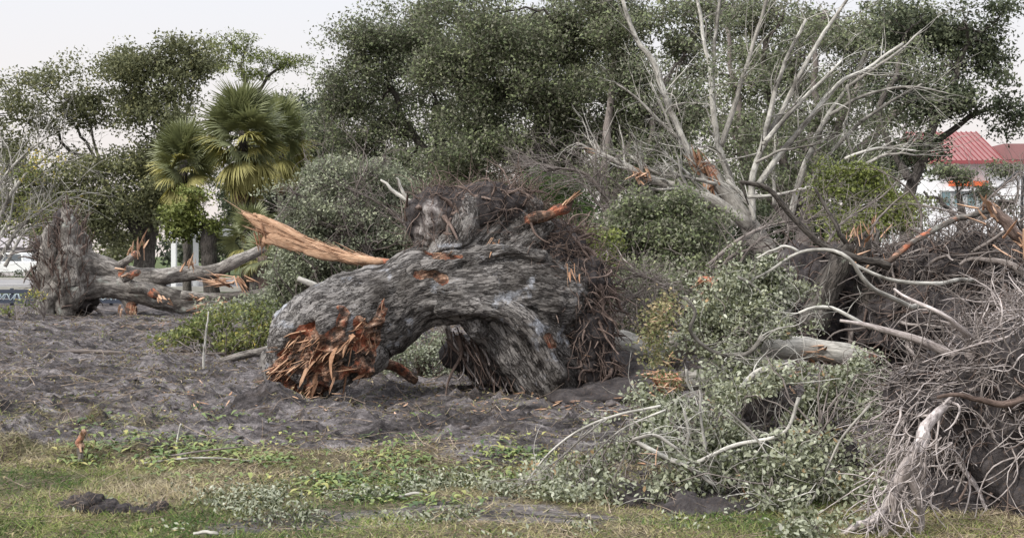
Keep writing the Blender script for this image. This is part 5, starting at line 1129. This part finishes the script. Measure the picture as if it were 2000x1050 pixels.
# ------------------------------------------------------------------ white building with red metal roof, far right
M['wall'] = plain('white_stucco', (.74, .75, .77), .85, .2, 0, .06, 1.0)
M['redmetal'] = plain('faded_red_roof_metal', (.27, .145, .145), .8, .1, 0, .1, .8)
M['redseam'] = plain('roof_seam_metal', (.24, .055, .06), .5, .5)
M['orange'] = plain('orange_fascia', (.62, .13, .045), .6)
M['glass'] = plain('tinted_window_glass', (.12, .2, .22), .08, .8)
M['frame'] = plain('grey_window_frame', (.4, .42, .42), .5)
Yb = 78.0
x0 = P(1868, 0, Yb)[0]; x1 = P(2180, 0, Yb)[0]
th = thing('white_building', 'white walled building with a red standing-seam metal roof at the right edge', 'building', (x0, Yb, 0))
ze = P(0, 313, Yb)[2]; zr = P(0, 258, Yb + 4)[2]
mb = MB(); box(mb, x0 - 1.9, x1, Yb, Yb + 16, -.3, ze); mb.build('wall', M['wall'], th, False)
xa = P(1955, 0, Yb)[0]; xh = P(1800, 0, Yb)[0]
mb = MB()                                                     # sloping roof
V = A([x0 - 2, Yb - .7, ze - .05], [xa, Yb - .7, ze - .05], [xa, Yb + 4, zr], [x0 - 2, Yb + 4, zr], [x0 - 2, Yb - .7, ze - .2], [xa, Yb - .7, ze - .2], [xa, Yb + 9, ze], [x0 - 2, Yb + 9, ze])
mb.add(V, [[[0, 1, 2, 3], [4, 5, 1, 0], [3, 2, 6, 7]], ]); roof = mb.build('roof', M['redmetal'], th, False)
for i in range(15):
    xs_ = x0 - 1.9 + i * (xa - x0 + 1.8) / 14; mb = MB()
    V = A([xs_ - .022, Yb - .7, ze - .04], [xs_ + .022, Yb - .7, ze - .04], [xs_ + .022, Yb + 4, zr + .01], [xs_ - .022, Yb + 4, zr + .01]); V2 = V + A(0, -.03, .06)
    mb.add(np.concatenate([V, V2]), [[[4, 5, 6, 7], [0, 1, 5, 4], [1, 2, 6, 5], [3, 0, 4, 7]]]); mb.build('roof_seam', M['redseam'], roof, False, off=np.array(th.location))
mb = MB(); box(mb, xa + .02, x1, Yb - .5, Yb + 5, ze, P(0, 282, Yb)[2]); mb.build('parapet', M['redmetal'], th, False)
mb = MB(); box(mb, x0 - 2, x1, Yb - .78, Yb - .6, ze - .28, ze - .06); mb.build('gutter', M['redseam'], th, False)
zo = P(0, 364, Yb)[2]; zo2 = P(0, 354, Yb)[2]
mb = MB(); box(mb, x0 - .5, P(1925, 0, Yb)[0], Yb - .5, Yb - .01, zo, zo2); mb.build('fascia', M['orange'], th, False)
mb = MB(); box(mb, x0 - .5, P(1925, 0, Yb)[0], Yb - .35, Yb - .012, zo - .3, zo - .01); mb.build('soffit_band', M['wall'], th, False)
for i in range(4):
    a_ = P(1836 + i * 25, 0, Yb)[0]; b_ = P(1836 + i * 25 + 22, 0, Yb)[0]; zb = P(0, 404, Yb)[2]; zt = P(0, 372, Yb)[2]
    mb = MB(); 
    for q in ((a_, a_ + .08, zb, zt), (b_ - .08, b_, zb, zt), (a_ + .08, b_ - .08, zt - .08, zt), (a_ + .08, b_ - .08, zb, zb + .08)): box(mb, q[0], q[1], Yb - .08, Yb - .004, q[2], q[3])
    wf = mb.build('window', M['frame'], th, False)
    mb = MB(); box(mb, a_ + .08, b_ - .08, Yb - .04, Yb - .006, zb + .08, zt - .08); mb.build('pane', M['glass'], wf, False, off=np.array(th.location))
# dark bent pole
Yp = 15.
M['blackm'] = plain('black_painted_metal', (.02, .02, .022), .5, .5)
mb = MB(); tubes(mb, resample(PL([(1995, 480), (1996, 400), (1998, 348), (1994, 336), (1985, 338), (1962, 358), (1945, 372)], Yp), 20, True), np.full(20, .02), 8, cap=True)
o = mb.build('bent_pole', M['blackm']); tagp(o, 'black metal pole with a bent arm in front of the white wall at right', 'pole')
# small dark tree in front of the building
tree('small_tree', 'small dark tree with sparse crown standing in front of the white building', 'tree', 27,
     [[(1890, 643, 13), (1888, 540, 12), (1886, 470, 11), (1884, 425, 8), (1875, 380, 5)], [(1886, 440, 6), (1935, 415, 5), (1985, 380, 4)], [(1886, 440, 5), (1840, 400, 4), (1810, 370, 2)]],
     [(1890, 345, 20, 12), (1845, 335, 24, 12), (1915, 375, 22, 12), (1960, 330, 26, 12), (1830, 395, 16, 10), (1960, 400, 20, 12)], M['oakleaf'], M['dark'], dens=2.2, lsize=.07, cr=.18, leaves_per=13, thr=-.02, twr=.01, limb_r=.035, kw={'seed': 171})
# brittle dead brush at the right above the roots
b = P(1920, 520, 13); th = thing('dead_brush', 'tangle of bare grey brush above the dark roots at the right edge', 'brush', (b[0], 13, 0))
bare_limbs(th, [([(1850, 520), (1880, 450), (1940, 380), (1990, 340)], 4, 1.5), ([(1900, 520), (1940, 450), (1960, 400)], 4, 1.5), ([(1990, 540), (1960, 460), (1880, 420), (1800, 400)], 4, 1.5), ([(1820, 530), (1800, 480), (1830, 430)], 3, 1), ([(2010, 500), (1980, 420), (1930, 360)], 3, 1),
                ([(1760, 540), (1740, 500), (1700, 470)], 3, 1), ([(1880, 520), (1840, 480), (1760, 500)], 4, 2), ([(1990, 560), (1900, 500), (1850, 470)], 5, 3)], 13, M['mid'], 7, 1.0, 3, .3, .2)
# tangle of bare twigs between the stump and pile, and behind
b = P(1560, 470, 17); th = thing('dead_brush', 'thin bare twigs and dead branches in front of the fallen white tree trunk', 'brush', (b[0], 17, 0))
bare_limbs(th, [([(1380, 520), (1440, 470), (1500, 440), (1560, 430)], 4, 1.5), ([(1440, 520), (1480, 470), (1560, 440), (1620, 400)], 3, 1), ([(1500, 520), (1540, 460), (1530, 400)], 3, 1), ([(1400, 540), (1430, 500), (1500, 480)], 5, 2), ([(1600, 500), (1640, 440), (1700, 400), (1740, 370)], 3, 1), ([(1340, 560), (1400, 520), (1480, 520)], 4, 2)], 17, M['mid'], 8, 1.0, 3, .3, .18)
b = P(1240, 600, 14.5); th = thing('dead_brush', 'dark tangle of bare twigs right beside the great stump above the pale log', 'brush', (b[0], 14.5, 0))
bare_limbs(th, [([(1180, 640), (1220, 590), (1270, 560), (1330, 550)], 3, 1), ([(1190, 560), (1240, 540), (1300, 550)], 3, 1), ([(1330, 640), (1290, 600), (1230, 570), (1190, 540)], 3, 1), ([(1250, 660), (1260, 610), (1255, 570)], 4, 1.5), ([(1300, 560), (1240, 530), (1180, 520)], 3, 1)], 14.5, M['mid'], 9, .8, 4, .35, .2)

# ------------------------------------------------------------------ far left: white pickup, pale building, gate post, steel barrier
M['carwhite'] = plain('white_car_paint', (.78, .79, .80), .25, .6)
M['rubber'] = plain('tyre_rubber', (.02, .02, .02), .8)
M['carglass'] = plain('car_window_glass', (.09, .11, .13), .06, .8)
M['lampglass'] = plain('headlight_glass', (.6, .6, .58), .15, .7)
Yc = 88.; cx = P(18, 0, Yc)[0]
th = thing('parked_pickup', 'white pickup truck parked beyond the road at the left edge', 'pickup truck', (cx, Yc, 0), None, 0)
zg = .02
def prism(mb, prof, y0, y1, taper_=0):
    n = len(prof); V = [(x, y0, z) for x, z in prof] + [(x, y1, z) for x, z in prof]
    V = A(*V); V[:, 1] += 0; i = np.arange(n)
    mb.add(V, [np.stack([i, (i + 1) % n, (i + 1) % n + n, i + n], 1), [list(range(n - 1, -1, -1))], [list(range(n, 2 * n))]])
mb = MB(); prism(mb, [(cx - 2.6, .55), (cx - 2.65, .95), (cx - 2.3, 1.12), (cx - 1.25, 1.22), (cx + .2, 1.2), (cx + .9, 1.22), (cx + 2.7, 1.22), (cx + 2.72, .5), (cx + 2.1, .42), (cx - 2.2, .42)], Yc, Yc + 1.9)
bd = mb.build('body', M['carwhite'], th, False); bd.modifiers.new('b', 'BEVEL').width = .06
mb = MB(); prism(mb, [(cx - 1.2, 1.18), (cx - .55, 1.82), (cx + .6, 1.86), (cx + .95, 1.8), (cx + 1.0, 1.18)], Yc + .1, Yc + 1.8); cb = mb.build('cab', M['carwhite'], th, False); cb.modifiers.new('b', 'BEVEL').width = .05
for q in ((-.98, -.5, -.52, -.1), (-.02, -.02, .82, .78)):
    mb = MB(); V = A([cx + q[0], Yc + .085, 1.25], [cx + q[3] if q[0] < -.5 else cx + q[2], Yc + .085, 1.25], [cx + q[3] if q[0] < -.5 else cx + q[3], Yc + .095, 1.72], [cx + q[1] if q[0] < -.5 else cx + q[0], Yc + .095, 1.72]); V2 = V + A(0, .01, 0)
    mb.add(np.concatenate([V, V2]), [[[0, 1, 2, 3], [0, 1, 5, 4], [1, 2, 6, 5], [2, 3, 7, 6], [3, 0, 4, 7]]]); mb.build('side_window', M['carglass'], th, False)
mb = MB(); V = A([cx - 1.2, Yc + .22, 1.24], [cx - 1.2, Yc + 1.68, 1.24], [cx - .62, Yc + 1.62, 1.8], [cx - .62, Yc + .28, 1.8]) + A(-.02, 0, .02); mb.add(np.concatenate([V, V + A(.012, 0, -.01)]), [[[0, 3, 2, 1], [0, 1, 5, 4], [1, 2, 6, 5], [2, 3, 7, 6], [3, 0, 4, 7]]]); mb.build('windscreen', M['carglass'], th, False)
for i, (wx, wy) in enumerate(((-1.7, -.03), (1.7, -.03), (-1.7, 1.73), (1.7, 1.73))):
    mb = MB(); c_ = A(cx + wx, Yc + wy, .4); q = np.stack([c_, c_ + A(0, .06, 0), c_ + A(0, .16, 0), c_ + A(0, .22, 0)])
    tubes(mb, q[None], A(.33, .38, .38, .33)[None], 20, cap=True); wl = mb.build('wheel', M['rubber'], th, True)
    mb = MB(); tubes(mb, (q[:2] + A(0, -.012, 0))[None], A(.22, .22)[None], 14, cap=True); mb.build('rim', M['frame'], wl, off=np.array(th.location))
for yy in (.12, 1.5):
    mb = MB(); box(mb, cx - 2.67, cx - 2.55, Yc + yy, Yc + yy + .3, .82, .98); mb.build('headlight', M['lampglass'], th, False)
mb = MB(); box(mb, cx - 2.72, cx - 2.5, Yc + .05, Yc + 1.85, .42, .58); mb.build('bumper', M['frame'], th, False)
mb = MB(); box(mb, cx - .85, cx - .72, Yc - .12, Yc + .08, 1.22, 1.36); mb.build('mirror', M['rubber'], th, False)
Yh = 100.; a_ = P(-60, 0, Yh)[0]; b_ = P(82, 0, Yh)[0]
M['palewall'] = plain('pale_pink_wall', (.55, .52, .53), .85, .2, 0, .05, .6)
M['darkroof'] = plain('grey_shingle_roof', (.3, .28, .29), .9)
th = thing('pale_house', 'pale grey-pink building behind the white pickup at far left', 'building', (a_, Yh, 0))
mb = MB(); box(mb, a_, b_, Yh, Yh + 9, -.3, 2.3); mb.build('wall', M['palewall'], th, False)
mb = MB(); V = A([a_ - .4, Yh - .5, 2.3], [b_ + .4, Yh - .5, 2.3], [b_ + .4, Yh + 9.5, 2.3], [a_ - .4, Yh + 9.5, 2.3], [a_ + 1, Yh + 4.5, 3.4], [b_ - 1, Yh + 4.5, 3.4]); mb.add(V, [[[0, 1, 5, 4], [2, 3, 4, 5]], [[1, 2, 5], [3, 0, 4]], [[3, 2, 1, 0]]]); mb.build('roof', M['darkroof'], th, False)
for xx in (8, 40, 62):
    xx_ = P(xx, 0, Yh)[0]; mb = MB(); box(mb, xx_ - .18, xx_ + .18, Yh - .03, Yh - .003, .9, 1.7); mb.build('window', M['carglass'], th, False)
xx_ = P(26, 0, Yh)[0]; mb = MB(); box(mb, xx_ - 1.3, xx_ + 1.3, Yh - .9, Yh - .01, 1.95, 2.07); mb.build('canopy', M['darkroof'], th, False)
xx_ = P(59, 0, 92)[0]; mb = MB(); tubes(mb, A([xx_, 92, -.1], [xx_, 92, 1.3], [xx_ + .02, 92, 3.4])[None], A(.13, .12, .1)[None], 8, cap=True); o = mb.build('utility_post', M['dark']); tagp(o, 'dark slim post standing in front of the pale building', 'post')
M['whitepaint'] = plain('white_painted_wood', (.72, .74, .74), .6, .3)
Yg = 58; th = thing('white_pergola', 'white pergola post and beams seen between oak trunk and vine-covered tree', 'pergola', (P(339, 0, Yg)[0], Yg, 0))
def pxbox(mb, xa_, xb_, za_, zb_, Y, d): box(mb, P(xa_, 0, Y)[0], P(xb_, 0, Y)[0], Y, Y + d, (0 if za_ is None else P(0, za_, Y)[2]), P(0, zb_, Y)[2])
mb = MB(); pxbox(mb, 334, 343, None, 459, Yg, .25); mb.build('post', M['whitepaint'], th, False)
mb = MB(); box(mb, P(334, 0, Yg)[0], P(343, 0, Yg)[0], Yg + 4, Yg + 4.25, 0, P(0, 458, Yg)[2]); mb.build('post', M['whitepaint'], th, False)
mb = MB(); pxbox(mb, 402, 410, None, 459, Yg, .25); mb.build('post', M['whitepaint'], th, False)
for d_, (u, v) in ((-.03, (459, 450)), (4, (459, 451))): 
    mb = MB(); box(mb, P(328, 0, Yg)[0], P(425, 0, Yg)[0], Yg + d_, Yg + d_ + .2, P(0, u, Yg)[2] + .01, P(0, v, Yg)[2]); mb.build('beam', M['whitepaint'], th, False)
for i in range(7):
    xx = P(332 + i * 15, 0, Yg)[0]; z_ = P(0, 450, Yg)[2]; mb = MB(); box(mb, xx, xx + .06, Yg - .3, Yg + 4.5, z_ + .012, z_ + .12); mb.build('rafter', M['whitepaint'], th, False)
M['bluesteel'] = plain('dark_blue_steel', (.035, .045, .07), .45, .5)
Yf = 40.0; th = thing('steel_barrier', 'low dark blue steel rail barrier along the verge behind the left uprooted tree', 'barrier', (P(0, 0, Yf)[0], Yf, 0))
xa_, xb_ = P(-80, 0, Yf)[0], P(262, 0, Yf)[0]
for i, z_ in enumerate((.08, .24, .40)):
    mb = MB(); box(mb, xa_, xb_, Yf, Yf + .08, z_, z_ + .12); mb.build('rail', M['bluesteel'], th, False)
for i in range(8):
    xx = xa_ + i * (xb_ - xa_) / 7.03; mb = MB(); box(mb, xx, xx + .09, Yf + .082, Yf + .18, -.1, .56); mb.build('post', M['bluesteel'], th, False)
M['mark'] = plain('pale_blue_spray_paint', (.42, .5, .55), .7)
for k_, x_ in enumerate((8, 30, 165, 212)):
    c_ = P(x_, 0, Yf)[0]; mb = MB(); a = np.linspace(0, 7, 26); q = np.stack([c_ + .18 * a / 7 * 2 - .18 + .07 * np.cos(a * 2.2 + k_), 0 * a + Yf - .006, .28 + .1 * np.sin(a * 2.9 + k_)], 1)
    tubes(mb, q[None], np.full((1, 26), .014), 4, flat=1); mb.build('painted_scrawl', M['mark'], th)
# things share names between kinds; nothing else to place
